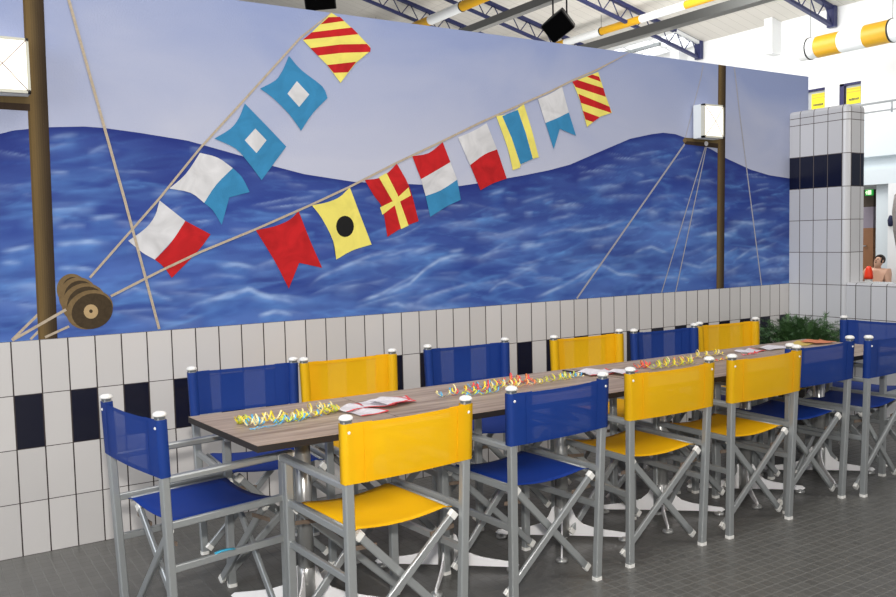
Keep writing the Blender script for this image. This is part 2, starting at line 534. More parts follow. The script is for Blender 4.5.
# glazed strip in the roof slope, seen between the beams
def on_roof(u, v, drop=0.03):
    d = ray(u, v); k0 = 6.78 + SL * XF - drop
    return CAM + d * ((k0 - CAM.z - SL * CAM.x) / (d.z + SL * d.x))


ra, rb_ = on_roof(676, 30), on_roof(676, 56)
gx0, gx1 = min(ra.x, rb_.x), max(ra.x, rb_.x); gx1 = min(gx1, XF - 0.1); gy0 = min(ra.y, rb_.y); gy1 = on_roof(585, 46).y + 2
wo = MB()
for k in range(6):
    yy = gy0 + (gy1 - gy0) * k / 5
    wo.bar((gx0, yy, zc(gx0) - 0.06), (gx1, yy, zc(gx1) - 0.06), 0.08, 0.08)
for k in range(4):
    xx = gx0 + (gx1 - gx0) * k / 3
    wo.bar((xx, gy0, zc(xx) - 0.06), (xx, gy1, zc(xx) - 0.06), 0.08, 0.08)
wo = wo.build('window_3', M['duct_white'], kind='structure')
MB().poly([(gx0, gy0, zc(gx0) - 0.03), (gx1, gy0, zc(gx1) - 0.03), (gx1, gy1, zc(gx1) - 0.03), (gx0, gy1, zc(gx0) - 0.03)]).build('pane', M['glow'], wo)
print('ROOF', gx0, gx1, gy0, gy1)
MB().box(XF - 0.35, XF, 9.86, 10.1, 5.96, 6.86).build('trim_1', M['white_wall'], kind='structure')
MB().box(XF - 0.35, XF, 12.95, 13.3, 4.5, 6.8).build('trim_2', M['white_wall'], kind='structure')
# gallery in front of the far wall
XG = 16.0
g = MB(); g.box(XG, XF, -11, 7.0, 2.86, 3.68)
g.build('wall_gallery', M['pale_wall'], kind='structure')
MB().box(XG + 0.18, XF, -11, 7.0, 2.60, 2.86).build('trim_3', M['pale_wall'], kind='structure')
MB().box(XG - 0.08, XF, -11, 7.0, 2.30, 2.60).build('trim_4', M['pale_wall'], kind='structure')
rl = empty('gallery_railing', (XG + 0.05, 2.0, 3.68), label='grey two-bar railing along the top of the pale gallery wall', cat='railing')
MB().tube([(0, -9, 0.23), (0, 5.0, 0.23)], 0.022, 8).build('rail', M['rail'], rl)
MB().tube([(0, -9, 0.06), (0, 5.0, 0.06)], 0.016, 8).build('rail', M['rail'], rl)
for yy in (4.96, 3.2, 1.4, -0.4, -2.2, -4):
    MB().tube([(0, yy, 0), (0, yy, 0.23)], 0.018, 8).build('post', M['rail'], rl)
MB().box(XG + 0.1, XG + 0.9, 5.22, 5.52, 0, 2.30).build('wall_column', M['pale_wall'], kind='structure')
dr = MB().box(17.9, 18.0, 6.66, 7.5, 0.0, 1.45).build('door_1', M['brown'], kind='structure')
MB().tube([(17.88, 6.8, 1.05), (17.84, 6.8, 1.05), (17.84, 6.92, 1.05)], 0.012, 8).build('door_handle', M['rail'], dr)
MB().box(17.9, 18.0, 6.66, 7.5, 1.45, 1.92).build('trim_5', M['mauve'], kind='structure')
MB().box(17.9, 18.0, 6.66, 7.5, 1.92, 2.30).build('trim_6', M['dark_brown'], kind='structure')
sg = empty('exit_sign', (17.85, 6.745, 2.235), label='small lit green emergency exit sign in the dark recess', cat='sign')
MB().box(0, 0.05, -0.085, 0.085, -0.065, 0.065).build('sign_panel', M['exit'], sg)
a = MB().box(-0.006, 0, -0.06, 0.02, -0.045, 0.05)
a.tube([(-0.004, 0.045, 0.04), (-0.004, 0.05, 0.0), (-0.004, 0.04, -0.04)], 0.012, 6).tube([(-0.004, 0.025, 0.015), (-0.004, 0.07, 0.0)], 0.009, 6)
a.build('pictogram', M['exit_pale'], sg)
# rough boulder column and the dark thing beside it, at the right edge
b = MB()
rr = random.Random(3)
prof = [(0.16, 0.75), (0.22, 0.85), (0.30, 1.1), (0.36, 1.4), (0.38, 1.7), (0.34, 1.95), (0.26, 2.1), (0.12, 2.2)]
b.lathe(prof, (0, 0, 0), 22)
for v in b.bm.verts: v.co += Vector((rr.uniform(-1, 1), rr.uniform(-1, 1), rr.uniform(-1, 1))) * 0.03
pc = on_x(911, 230, 13.8)
t = empty('artificial_rock', (13.8, pc.y - 0.12, 0), label='rough grey rock shape standing at the right edge beyond the low tiled wall', cat='rock')
b.build('boulder', M['rock'], t)
MB().lathe([(0.2, 0), (0.17, 0.2), (0.15, 0.8)], n=14).build('base', M['rock'], t)
pd = on_x(890.5, 221, 15.6)
b = MB().lathe([(0.02, -0.15), (0.07, -0.13), (0.085, 0.02), (0.06, 0.10), (0.035, 0.15), (0, 0.16)], n=12)
tw = b.build('hanging_towel', M['dark_blue'], label='small dark blue cloth hanging on the pale wall beside the rock', cat='towel')
tw.location = (15.6, pd.y, pd.z); tw.scale = (0.5, 0.65, 0.7)
MB().box(15.68, 15.76, pd.y - 1.6, pd.y + 0.1, 0, 2.29).build('wall_screen', M['white_wall'], kind='structure')

# ------------------------------------------------------------------ roof steelwork and ducts
ZT = 0.42


def truss(y, xa, label):
    t = empty('roof_truss', (xa, y, 0), label=label, cat='roof truss', group='blue lattice trusses under the roof')
    L = 18.9 - xa
    zb = lambda x: 6.34 + SL * (L - x)
    MB().bar((0, 0, zb(0)), (L, 0, zb(L)), 0.10, 0.07).build('bottom_chord', M['blue_steel'], t)
    MB().bar((0, 0, zb(0) + ZT), (L, 0, zb(L) + ZT), 0.12, 0.09).build('top_chord', M['blue_steel'], t)
    MB().box(L - 0.06, L + 0.06, -0.1, 0.1, zb(L) - 0.04, zb(L) + ZT + 0.04).build('end_plate', M['blue_steel'], t)
    w = MB(); n = int(L / 0.3); k = 0
    for i in range(n):
        xa_, xb_ = L * i / n, L * (i + 1) / n
        if i % 2 == 0: w.tube([(xa_, 0, zb(xa_)), (xb_, 0, zb(xb_) + ZT)], 0.016, 5)
        else: w.tube([(xa_, 0, zb(xa_) + ZT), (xb_, 0, zb(xb_))], 0.016, 5)
    w.build('lattice_web', M['blue_steel'], t)
    return t


truss(8.36, 2.0, 'dark blue lattice truss meeting the white far wall above the yellow and white duct')
truss(12.45, 2.0, 'dark blue lattice truss ending above the middle of the mural top')
def chord_y(u, v):
    d = ray(u, v); k0 = 6.34 + SL * 18.9
    return (CAM + d * ((k0 - CAM.z - SL * CAM.x) / (d.z + SL * d.x))).y


truss(chord_y(516, 30), 4.0, 'dark blue lattice truss above the mural just left of the hanging loudspeaker')
truss(chord_y(400, 14), 2.0, 'dark blue lattice truss over the upper flag line, right of the striped flag')


def purlin(name, x, pa, pb, w, h, m, label, cat, ya=-8, yb=28):
    A = on_x(*pa, x); z = A.z
    B = on_x(*pb, x); z = (A.z + B.z) / 2
    return MB().box(x - w / 2, x + w / 2, ya, yb, z - h / 2, z + h / 2).build(name, m, label=label, cat=cat)


def bar_between(name, x, pa, pb, w, h, m, label, cat, ext=2.0):
    A = on_x(*pa, x); B = on_x(*pb, x)
    d = (B - A).normalized()
    z = (A.z + B.z) / 2
    return MB().bar(Vector((x, A.y, z)) - d * 0 + Vector((0, ext, 0)), Vector((x, B.y, z)) - Vector((0, ext, 0)), w, h).build(name, m, label=label, cat=cat)


bar_between('roof_beam', 12.0, (580, 43), (740, 13.5), 0.22, 0.16, M['grey_steel'], 'grey roof beam crossing under the blue trusses, lower of the two', 'roof beam', 6)
bar_between('roof_beam', 9.7, (445, 27), (587, 1), 0.16, 0.14, M['grey_steel'], 'grey roof beam passing behind the hanging loudspeaker, upper of the two', 'roof beam', 5)
b = bar_between('ceiling_pipe', 15.0, (600, 53), (660, 51.5), 0.07, 0.07, M['collar'], 'thin dark pipe in front of the bright high window', 'pipe', 0.0)


def duct(x, y0, y1, z, rad, seg, label, first=0, hang=True):
    t = empty('air_duct', (x, y0, z), label=label, cat='air duct')
    n = int(round((y1 - y0) / seg))
    for k in range(n):
        c = M['duct_yellow'] if (k + first) % 2 else M['duct_white']
        q = MB()
        q.tube([(0, k * seg, 0), (0, (k + (0.75 if k == n - 1 else 1)) * seg, 0)], rad, 24, caps=(k in (0, n - 1)))
        q.build('duct_section', c, t)
        if k == n - 1 or (n - 4 - k) % 3 == 0:
            yy = k * seg if k < n - 1 else (k + 0.35) * seg
            cl = MB(); cl.tube([(0, yy - 0.015, 0), (0, yy + 0.015, 0)], rad + 0.012, 24)
            cl.build('clamp_ring', M['black'], t)
            MB().tube([(0, yy, rad), (0, yy, zc(x) - z)], 0.006, 5).build('hanger_rod', M['black'], t)
    return t


dA = on_x(812, 45, 17.0); dB = on_x(896, 33.5, 17.0)
zd = (dA.z + dB.z) / 2
yend = on_x(801, 46, 17.0).y
seg = 0.56
duct(17.0, yend - seg * 11.78, yend + seg * 0.22, zd, 0.235, seg, 'thick yellow and white striped air duct in front of the white far wall', first=1)
eA = on_x(580, 30, 16.2); eB = on_x(730, 1, 16.2)
duct(16.2, 4.5, 24, (eA.z + eB.z) / 2, 0.10, 1.5, 'long yellow and white striped air duct high under the roof behind the trusses', first=0)


eC = on_x(425, 17, 12.5); eD = on_x(482, 4, 12.5)
duct(12.5, 10, 26, (eC.z + eD.z) / 2, 0.13, 1.6, 'yellow and white striped air duct crossing above the left end of the grey beams', first=1)


def loudspeaker(u, v, x, size, rz, ry, label):
    c = on_x(u, v, x)
    t = empty('loudspeaker', c, rz, label, 'loudspeaker')
    w, h, d = size
    pl = [(-d / 2, -w * 0.32, 0), (d / 2, -w / 2, 0), (d / 2, w / 2, 0), (-d / 2, w * 0.32, 0)]
    b = MB().prism([(p[0], p[1], -h / 2) for p in pl], (0, 0, h))
    cab = b.build('cabinet', M['black'], t, bevel=0.02)
    cab.rotation_euler = (ry, 0.45, 0)
    gr = MB().box(d / 2, d / 2 + 0.015, -w * 0.45, w * 0.45, -h * 0.45, h * 0.45).build('front_grille', M['grille'], cab)
    for s in (-1, 1):
        MB().tube([(0, s * w * 0.25, h * 0.3), (0, s * w * 0.25, zc(x) - c.z - 0.08)], 0.014, 6).build('bracket_arm', M['black'], t)
    return t


loudspeaker(560, 24, 9.0, (0.46, 0.36, 0.40), -2.5, 0.55, 'black loudspeaker hanging beside the grey roof beam, above the middle flags')
loudspeaker(320, -1, 7.0, (0.62, 0.34, 0.5), -2.0, 0.1, 'black loudspeaker cut by the top of the picture above the striped flag')

# ------------------------------------------------------------------ the mural
mural = MB().box(-3.0, X_END, 0.0, 0.004, 1.0, 2.664).build('mural', P['sky'], label='large painted sea mural with signal flags, masts and ropes above the white tiles', cat='mural')
LAYER = [0]


def wp(pts, zoom=None):
    """outline read off the photo, laid on the plane of the painted wall -> (x, z)"""
    out = []
    for (a, c) in pts:
        if zoom: a, c = zoom[0] + a / zoom[2], zoom[1] + c / zoom[2]
        q = on_y(a, c, 0.0); out.append((q.x, q.z))
    return out


def decal(name, shapes, label=None, parent=mural):
    """flat painted shapes on the wall; shapes = [(paint, [(x, z)...])]"""
    LAYER[0] += 1
    b = MB(); mats = []
    y = -0.0006 - 0.00012 * LAYER[0]
    for i, (m, pts) in enumerate(shapes):
        if m not in mats: mats.append(m)
        b.mi = mats.index(m)
        b.poly([(x, y - 0.00002 * i, min(max(z, 1.0005), 2.6635)) for x, z in pts])
    bmesh.ops.triangulate(b.bm, faces=[f for f in b.bm.faces if len(f.verts) > 4])
    for f in b.bm.faces:
        f.normal_update()
        if f.normal.y > 0: f.normal_flip()
    return b.build(name, mats, parent, normals=False, label=label)


def smooth(pts, n=3):
    """closed Chaikin-free resample: Catmull-Rom along gently curved edges, sharp corners kept"""
    out = []
    L = len(pts)
    V2 = [Vector(p) for p in pts]
    for i in range(L):
        p0, p1, p2, p3 = V2[i - 1], V2[i], V2[(i + 1) % L], V2[(i + 2) % L]
        def ang(a, b_, c): return (b_ - a).angle(c - b_, 0)
        t1 = (p2 - p0) * 0.5 if ang(p0, p1, p2) < 0.75 else (p2 - p1)
        t2 = (p3 - p1) * 0.5 if ang(p1, p2, p3) < 0.75 else (p2 - p1)
        for k in range(n):
            t = k / n
            h1 = 2 * t**3 - 3 * t**2 + 1; h2 = -2 * t**3 + 3 * t**2; h3 = t**3 - 2 * t**2 + t; h4 = t**3 - t**2
            q = p1 * h1 + p2 * h2 + t1 * h3 + t2 * h4
            out.append((q.x, q.y))
    return out


# sea
hz_px = [(0, 133.9), (13, 130.5), (28.5, 129), (50, 127.2), (83.7, 126.5), (103.8, 127.9), (140.6, 133), (187.5, 140.6), (241, 155.7), (274.5, 166.4), (304.5, 174.2), (353.5, 181.8), (363.3, 182.4), (408, 184), (422.3, 184.7), (459, 186.1), (476, 183.6), (507.3, 178.2), (522.4, 175.6), (550, 170), (570, 164.6), (600, 151.6), (630.3, 138.7), (651.4, 134.2), (663.4, 132.7), (675.5, 134.2), (686, 138), (711.7, 149.5), (726.7, 158.6), (750.8, 169.7), (769, 175.2), (788.5, 178.2)]
hz = wp(hz_px)
hx = np.array([-3.0, -1.0] + [p[0] for p in hz] + [X_END]); hzv = np.array([1.85, hz[0][1] - 0.12] + [p[1] for p in hz] + [hz[-1][1] - 0.005])


def vnoise(x, y, seed):
    def hsh(i, j):
        n = (i.astype(np.int64) * 374761393 + j.astype(np.int64) * 668265263 + seed * 974711) & 0x7fffffff
        n = ((n ^ (n >> 13)) * 1274126177) & 0x7fffffff
        return ((n ^ (n >> 16)) & 0xffff) / 65535.0
    xi = np.floor(x); yi = np.floor(y); fx = x - xi; fy = y - yi
    fx = fx * fx * (3 - 2 * fx); fy = fy * fy * (3 - 2 * fy)
    a = hsh(xi, yi); b_ = hsh(xi + 1, yi); c = hsh(xi, yi + 1); d = hsh(xi + 1, yi + 1)
    return (a * (1 - fx) + b_ * fx) * (1 - fy) + (c * (1 - fx) + d * fx) * fy


def fbm(x, y, seed, o=4):
    s = 0; a = 0.5; t = 0
    for k in range(o):
        s = s + a * vnoise(x * 2**k, y * 2**k, seed + k); t += a; a *= 0.5
    return s / t


NX, NZ = 740, 110
gx = np.linspace(-3.0, X_END, NX)
top = np.interp(gx, hx, hzv)
tt = np.linspace(0, 1, NZ)
X, T = np.meshgrid(gx, tt)
TOP = np.meshgrid(top, tt)[0]
Z = 1.0005 + (TOP - 1.0005) * T
D = TOP - Z
wx = X + 0.25 * fbm(X * 1.1, Z * 1.5, 5)
wz = Z + 0.10 * fbm(X * 1.3, Z * 2, 11) + 0.05 * np.sin(X * 2.1 + 3 * fbm(X * 0.8, Z, 3))
n1 = fbm(wx * 2.2, wz * 11, 21, 5)
n2 = fbm(wx * 3.5 + 7, wz * 22, 41, 4)
big = fbm(wx * 1.0, wz * 5, 61, 3)
ridge = 1 - np.abs(2 * fbm(wx * 1.5, wz * 8.0, 81, 4) - 1)
ridge2 = 1 - np.abs(2 * fbm(wx * 2.6 + 3, wz * 15.0, 101, 4) - 1)
depth = np.clip(D / 0.9, 0, 1)
dark = np.array(lin((44, 60, 132))); mid = np.array(lin((82, 114, 184))); lite = np.array(lin((104, 156, 220))); wht = np.array(lin((196, 212, 240))); deep = np.array(lin((40, 66, 150)))


def mixc(c, d, f): return c * (1 - f[..., None]) + d * f[..., None]


C = np.ones((NZ, NX, 3)) * dark
C = mixc(C, mid, np.clip(0.05 + 0.75 * depth + 1.5 * (n1 - 0.5) * (0.4 + depth), 0, 1))
C = mixc(C, deep, np.clip((0.50 - big) * 3.2, 0, 1) * (0.25 + 0.6 * depth))
C = mixc(C, lite, np.clip((ridge - 0.86) * 7, 0, 1) * (0.1 + 0.5 * depth) * np.clip(n2 * 1.6 - 0.2, 0, 1))
C = mixc(C, lite, np.clip((ridge2 - 0.90) * 9, 0, 1) * (0.12 + 0.35 * depth) * np.clip(n1 * 2 - 0.4, 0, 1))
strokes = [
    ((0, 200, 2.987), [(0, 155), (60, 145), (105, 135)], .7), ((0, 200, 2.987), [(170, 205), (230, 204), (290, 212)], .8), ((0, 200, 2.987), [(0, 190), (70, 185)], .6),
    ((0, 200, 2.987), [(350, 285), (400, 265), (440, 275), (520, 300)], .7), ((0, 200, 2.987), [(560, 320), (620, 300), (690, 285), (740, 265), (790, 288), (870, 300)], 1.0), ((0, 200, 2.987), [(770, 345), (810, 335), (860, 335)], 1.0),
    ((0, 200, 2.987), [(640, 190), (700, 195), (770, 202)], .8), ((0, 200, 2.987), [(160, 133), (250, 125), (340, 130)], .5),
    ((0, 200, 2.987), [(600, 235), (660, 225), (740, 232)], .5),
    ((200, 170, 3.514), [(0, 475), (100, 435), (180, 420), (250, 445), (340, 470)], .8), ((200, 170, 3.514), [(200, 512), (260, 498), (330, 510)], .9), ((200, 170, 3.514), [(70, 335), (130, 330), (180, 340)], .7),
    ((200, 170, 3.514), [(380, 410), (430, 370), (480, 350), (600, 300), (700, 280)], .7), ((200, 170, 3.514), [(550, 465), (640, 435), (720, 390), (773, 360)], .9), ((200, 170, 3.514), [(0, 260), (90, 245)], .4), ((200, 170, 3.514), [(230, 250), (330, 260)], .3),
    ((380, 150, 3.514), [(0, 515), (50, 495), (100, 470), (160, 420), (210, 385), (300, 365)], .95), ((380, 150, 3.514), [(130, 525), (250, 490), (330, 465)], .8), ((380, 150, 3.514), [(380, 500), (410, 475), (440, 465), (510, 485)], .8),
    ((380, 150, 3.514), [(540, 520), (640, 480), (740, 420), (773, 400)], .8), ((380, 150, 3.514), [(550, 305), (600, 292), (650, 280), (750, 285)], .6), ((380, 150, 3.514), [(380, 160), (440, 140)], .5), ((380, 150, 3.514), [(500, 345), (580, 330)], .5),
    ((380, 150, 3.514), [(0, 375), (100, 355), (180, 345)], .5), ((380, 150, 3.514), [(240, 360), (300, 350)], .7), ((380, 150, 3.514), [(380, 240), (460, 225)], .35), ((380, 150, 3.514), [(490, 185), (560, 165), (620, 150)], .35), ((380, 150, 3.514), [(590, 245), (680, 230)], .4),
    ((380, 150, 3.514), [(450, 430), (500, 415), (560, 430)], .5), ((380, 150, 3.514), [(0, 550), (60, 540), (110, 560)], .7),
    ((570, 120, 3.318), [(0, 370), (100, 360), (190, 330)], .7), ((570, 120, 3.318), [(30, 540), (70, 500), (100, 480), (160, 510), (240, 520)], .8), ((570, 120, 3.318), [(210, 445), (240, 428), (270, 420), (330, 445)], .8), ((570, 120, 3.318), [(420, 385), (480, 375), (540, 385)], .8),
    ((570, 120, 3.318), [(590, 460), (620, 452), (660, 462)], .9), ((570, 120, 3.318), [(540, 470), (600, 430), (640, 425)], .6), ((570, 120, 3.318), [(200, 170), (250, 185)], .4), ((570, 120, 3.318), [(60, 230), (130, 215), (180, 222)], .4), ((570, 120, 3.318), [(360, 470), (430, 490), (480, 480)], .5),
    ((570, 120, 3.318), [(270, 525), (330, 520), (400, 530)], .6), ((570, 120, 3.318), [(400, 300), (470, 310)], .4), ((570, 120, 3.318), [(540, 340), (620, 345), (690, 335)], .4), ((570, 120, 3.318), [(20, 200), (80, 185)], .35),
    ((40, 110, 4.267), [(40, 120), (100, 108), (170, 105)], .6), ((40, 110, 4.267), [(200, 190), (250, 165), (300, 150)], .5), ((40, 110, 4.267), [(65, 500), (130, 495), (200, 495)], .6), ((40, 110, 4.267), [(65, 580), (140, 570), (270, 560)], .8), ((40, 110, 4.267), [(200, 465), (350, 450)], .7), ((40, 110, 4.267), [(480, 340), (620, 350)], .3),
]
rng = np.random.RandomState(4)
for k in range(620):
    x0 = rng.uniform(-1.0, 5.8); f = rng.uniform(0.0, 1.0) ** 0.8
    z0 = 1.0 + f * (np.interp(x0, hx, hzv) - 1.02)
    ln = rng.uniform(0.05, 0.22) * (1.25 - 0.6 * f); th = rng.uniform(0.004, 0.012) * (1.3 - 0.7 * f); sl = rng.normal(0.05, 0.14); cv = rng.normal(0, 0.5)
    i0, i1 = np.searchsorted(gx, (x0 - ln, x0 + ln))
    if i1 - i0 < 2: continue
    xs_, zs_ = X[:, i0:i1], Z[:, i0:i1]
    q = (xs_ - x0) / ln
    dz = zs_ - (z0 + sl * (xs_ - x0) - cv * (xs_ - x0) ** 2)
    m_ = np.clip(1 - q * q, 0, 1) * np.where(dz < 0, np.exp(dz / (th * 2.2)), np.exp(-(dz / th) ** 2))
    m_ = m_ * (0.5 + 0.7 * vnoise(xs_ * 30, zs_ * 60, 9))
    c_ = deep * 0.85 if k % 3 == 0 else (lite if k % 3 == 1 else (wht * 0.6 + lite * 0.4))
    C[:, i0:i1] = mixc(C[:, i0:i1], c_, np.clip(m_ * (0.55 if k % 3 == 0 else rng.uniform(0.15, 0.5)), 0, 1))
for z_, pts, s_ in strokes:
    w_ = wp(pts, z_)
    px = [q[0] for q in w_]; pz = [q[1] for q in w_]
    ln = px[-1] - px[0]
    u = np.clip((X - px[0]) / max(ln, 1e-3), 0, 1)
    zl = np.interp(X, px, pz) + 0.012 * (fbm(X * 9, Z * 0 + s_ * 9, 7, 3) - 0.5)
    ends = np.clip(np.minimum((X - px[0]), (px[-1] - X)) / (0.18 * ln + 0.02), 0, 1)
    dz = Z - zl
    core = np.exp(-(dz / 0.010) ** 2)
    glow = np.where(dz < 0, np.exp(-(-dz / 0.05)), np.exp(-(dz / 0.010) ** 2))
    under = np.exp(-((dz + 0.075) / 0.035) ** 2)
    tex = 0.35 + 0.65 * np.clip(2.2 * fbm(X * 14, Z * 40, 17, 3) - 0.6, 0, 1)
    C = mixc(C, deep, under * ends * 0.35 * s_)
    C = mixc(C, lite, glow * ends * s_ * 0.62 * tex)
    C = mixc(C, wht, core * ends * s_ * 0.55 * tex)
# crisp darker rim along the skyline
C = mixc(C, np.array(lin((30, 44, 118))), np.exp(-(D / 0.03) ** 2) * 0.7)
bm = bmesh.new()
me = bpy.data.meshes.new('painted_sea')
verts = np.stack([X, np.full_like(X, -0.0005), Z], -1).reshape(-1, 3)
idx = np.arange(NX * NZ).reshape(NZ, NX)
faces = np.stack([idx[:-1, :-1], idx[:-1, 1:], idx[1:, 1:], idx[1:, :-1]], -1).reshape(-1, 4)
me.from_pydata(verts.tolist(), [], faces.tolist())
bm.free()
ca = me.color_attributes.new('paint', 'FLOAT_COLOR', 'POINT')
ca.data.foreach_set('color', np.concatenate([np.clip(C, 0, 1), np.ones((NZ, NX, 1))], -1).reshape(-1).astype(np.float32))
me.materials.append(P['sea'])
sea = bpy.data.objects.new('painted_sea', me); COL.objects.link(sea); sea.parent = mural
tag(sea, 'painted deep blue sea with pale wave crests')


def rope(px, w, m=P['rope'], name='painted_rope'):
    q = [Vector(p) for p in wp(px)]
    L, R = [], []
    for i, p in enumerate(q):
        d = (q[min(i + 1, len(q) - 1)] - q[max(i - 1, 0)]).normalized(); nrm = Vector((-d.y, d.x)) * w / 2
        L.append(p + nrm); R.append(p - nrm)
    quads = [(m, [tuple(L[i]), tuple(L[i + 1]), tuple(R[i + 1]), tuple(R[i])]) for i in range(len(q) - 1)]
    return decal(name, quads)


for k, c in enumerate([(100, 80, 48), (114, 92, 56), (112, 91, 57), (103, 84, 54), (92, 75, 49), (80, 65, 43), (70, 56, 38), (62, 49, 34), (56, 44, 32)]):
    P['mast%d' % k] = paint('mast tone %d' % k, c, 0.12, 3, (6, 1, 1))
# ropes that pass behind the masts
rope([(12, 340), (36.9, 315.6), (52, 301)], 0.012)
rope([(30.4, 339.5), (37.8, 332), (50, 322)], 0.011)
rope([(703, 65), (701, 76.7), (685, 138.7)], 0.008, P['rope_grey'])
rope([(734.2, 67.5), (740.3, 120), (745.4, 160), (761.4, 285.2)], 0.012, P['rope_grey'])


def mast(xl0, xr0, y0, xl1, xr1, y1, name='painted_mast'):
    sh = []
    n = 9
    for k in range(n):
        f0, f1 = k / n, (k + 1) / n
        m = P['mast%d' % k]
        sh.append((m, wp([(xl0 + (xr0 - xl0) * f0, y0), (xl0 + (xr0 - xl0) * f1, y0), (xl1 + (xr1 - xl1) * f1, y1), (xl1 + (xr1 - xl1) * f0, y1)])))
    return decal(name, sh)


# run both masts up to the top edge and down to the tiles
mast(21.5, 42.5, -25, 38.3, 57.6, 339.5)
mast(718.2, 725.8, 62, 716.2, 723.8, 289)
decal('painted_spar', [(P['mast'], wp([(-20, 95), (30, 97), (30, 104), (-20, 101)])), (P['mast_dark'], wp([(-20, 101), (30, 104), (30, 111), (-20, 108)]))])
decal('painted_spar', [(P['mast'], wp([(684, 137.6), (718, 139.6), (718, 143.5), (684, 141)])), (P['mast_dark'], wp([(684, 141), (718, 143.5), (718, 148.3), (684, 144.2)]))])


def ell(c, a, b_, rot=0.0, n=28, zoom=None):
    pts = []
    for k in range(n):
        t = 2 * PI * k / n
        x, y = a * math.cos(t), b_ * math.sin(t)
        pts.append((c[0] + x * math.cos(rot) - y * math.sin(rot), c[1] + x * math.sin(rot) + y * math.cos(rot)))
    return wp(pts, zoom)


zk = (0, 240, 5.425)
blk = []
for (cx_, cy_, a_, b_) in ((392, 272, 84, 90), (424, 306, 106, 104), (454, 342, 122, 106), (486, 378, 130, 104)):
    blk.append((P['block_light'], ell((cx_, cy_), a_, b_, -0.35, 28, zk)))
    blk.append((P['block_dark'], ell((cx_ + 14, cy_ + 8), a_ - 16, b_ - 9, -0.35, 28, zk)))
blk.append((P['hub'], ell((493, 388), 39, 39, 0, 20, zk)))
blk.append((P['block_dark'], ell((493, 386), 10, 10, 0, 12, zk)))
decal('painted_pulley', blk, 'brown wooden painted pulley block with pale hub')
rope([(12, 340.5), (40, 324.5), (66, 309.5)], 0.013)
rope([(45, 337.3), (69, 326.3)], 0.011)
rope([(684.5, 144), (576.6, 298.6)], 0.014, P['rope_grey'])
rope([(705, 147), (661.3, 293.5)], 0.010, P['rope_grey'])
rope([(706.2, 147), (675.5, 292)], 0.010, P['rope_grey'])
decal('painted_knob', [(P['knob'], ell((706, 143.6), 2.0, 2.4, 0, 14))])
decal('painted_knob', [(P['block_light'], ell((684.5, 140.5), 2.0, 2.2, 0, 14))])
# flag lines
rope([(89.7, 277.7), (158, 200), (201, 147), (244, 100), (300, 38), (331, 12)], 0.011)
decal('painted_rope', [(P['rope'], wp([(68, -22), (70, -22), (70.0, 0), (67.4, 0)]))])
W_, R_, Y_, B_, K_ = P['white'], P['red'], P['yellow'], P['blue'], P['black']


def flag(zoom, label, shapes):
    decal('painted_flag', [(m, smooth(wp(pts, zoom)) if crv else wp(pts, zoom)) for m, pts, crv in shapes], label)


za = (120, 140, 4.264); zb_ = (200, 50, 4.264); zcx = (295, 0, 6.633); zd_ = (250, 160, 4.592); ze = (360, 120, 4.975); zf = (450, 80, 4.97); zg = (530, 60, 6.633)
flag(za, 'lowest painted flag of the steep line, white and red', [(W_, [(168, 258), (278, 345), (230, 420), (148, 510), (95, 480), (35, 430), (110, 375), (150, 320)], 1), (R_, [(278, 345), (385, 402), (335, 470), (220, 588), (185, 540), (148, 510), (215, 440)], 1)])
flag(za, 'white and blue swallow-tailed painted flag on the steep line', [(W_, [(340, 55), (415, 75), (480, 120), (410, 190), (358, 268), (300, 225), (210, 207), (280, 145)], 1), (B_, [(480, 120), (520, 160), (552, 222), (465, 245), (433, 362), (395, 300), (358, 268), (410, 190)], 1)])
flag(zb_, 'lower blue painted flag with a white square', [(B_, [(190, 228), (280, 320), (367, 412), (262, 555), (205, 480), (150, 420), (60, 378), (130, 335), (165, 290)], 1), (W_, [(235, 335), (283, 385), (240, 440), (190, 385)], 0)])
flag(zb_, 'upper blue painted flag with a white square', [(B_, [(378, 25), (430, 85), (520, 155), (543, 205), (480, 270), (430, 345), (380, 275), (310, 205), (255, 165), (320, 130), (350, 90)], 1), (W_, [(412, 133), (465, 190), (422, 243), (372, 187)], 0)])
flag(zcx, 'red and yellow striped painted flag at the top of the steep line', [(Y_, [(240, 83), (325, 140), (415, 225), (495, 310), (490, 345), (400, 420), (300, 550), (210, 430), (150, 370), (50, 265), (110, 215)], 0),
     (R_, [(220, 115), (295, 112), (325, 140), (168, 162)], 0), (R_, [(110, 215), (375, 183), (418, 228), (50, 265)], 0), (R_, [(100, 320), (300, 295), (475, 292), (500, 320), (497, 345), (300, 352), (150, 370)], 0), (R_, [(212, 432), (405, 410), (350, 480), (255, 484)], 0)])
flag(zd_, 'plain red swallow-tailed painted flag', [(R_, [(222, 235), (275, 370), (330, 495), (225, 472), (177, 590), (110, 460), (25, 322), (110, 305), (180, 275)], 1)])
flag(zd_, 'yellow painted flag with a black disc', [(Y_, [(457, 125), (500, 240), (557, 388), (470, 415), (395, 457), (380, 370), (330, 270), (283, 208), (350, 195), (410, 170)], 1), (K_, [(435 + 41 * math.cos(k / 20 * 2 * PI), 305 + 49 * math.sin(k / 20 * 2 * PI)) for k in range(20)], 0)])
flag(ze, 'red painted flag with a yellow cross', [(R_, [(182, 217), (245, 335), (290, 503), (210, 535), (135, 582), (110, 440), (70, 380), (22, 298), (90, 290), (140, 260)], 1), (Y_, [(92, 285), (130, 263), (185, 370), (240, 525), (203, 543), (170, 420)], 0), (Y_, [(98, 435), (170, 400), (240, 335), (252, 375), (190, 410), (110, 472)], 0)])
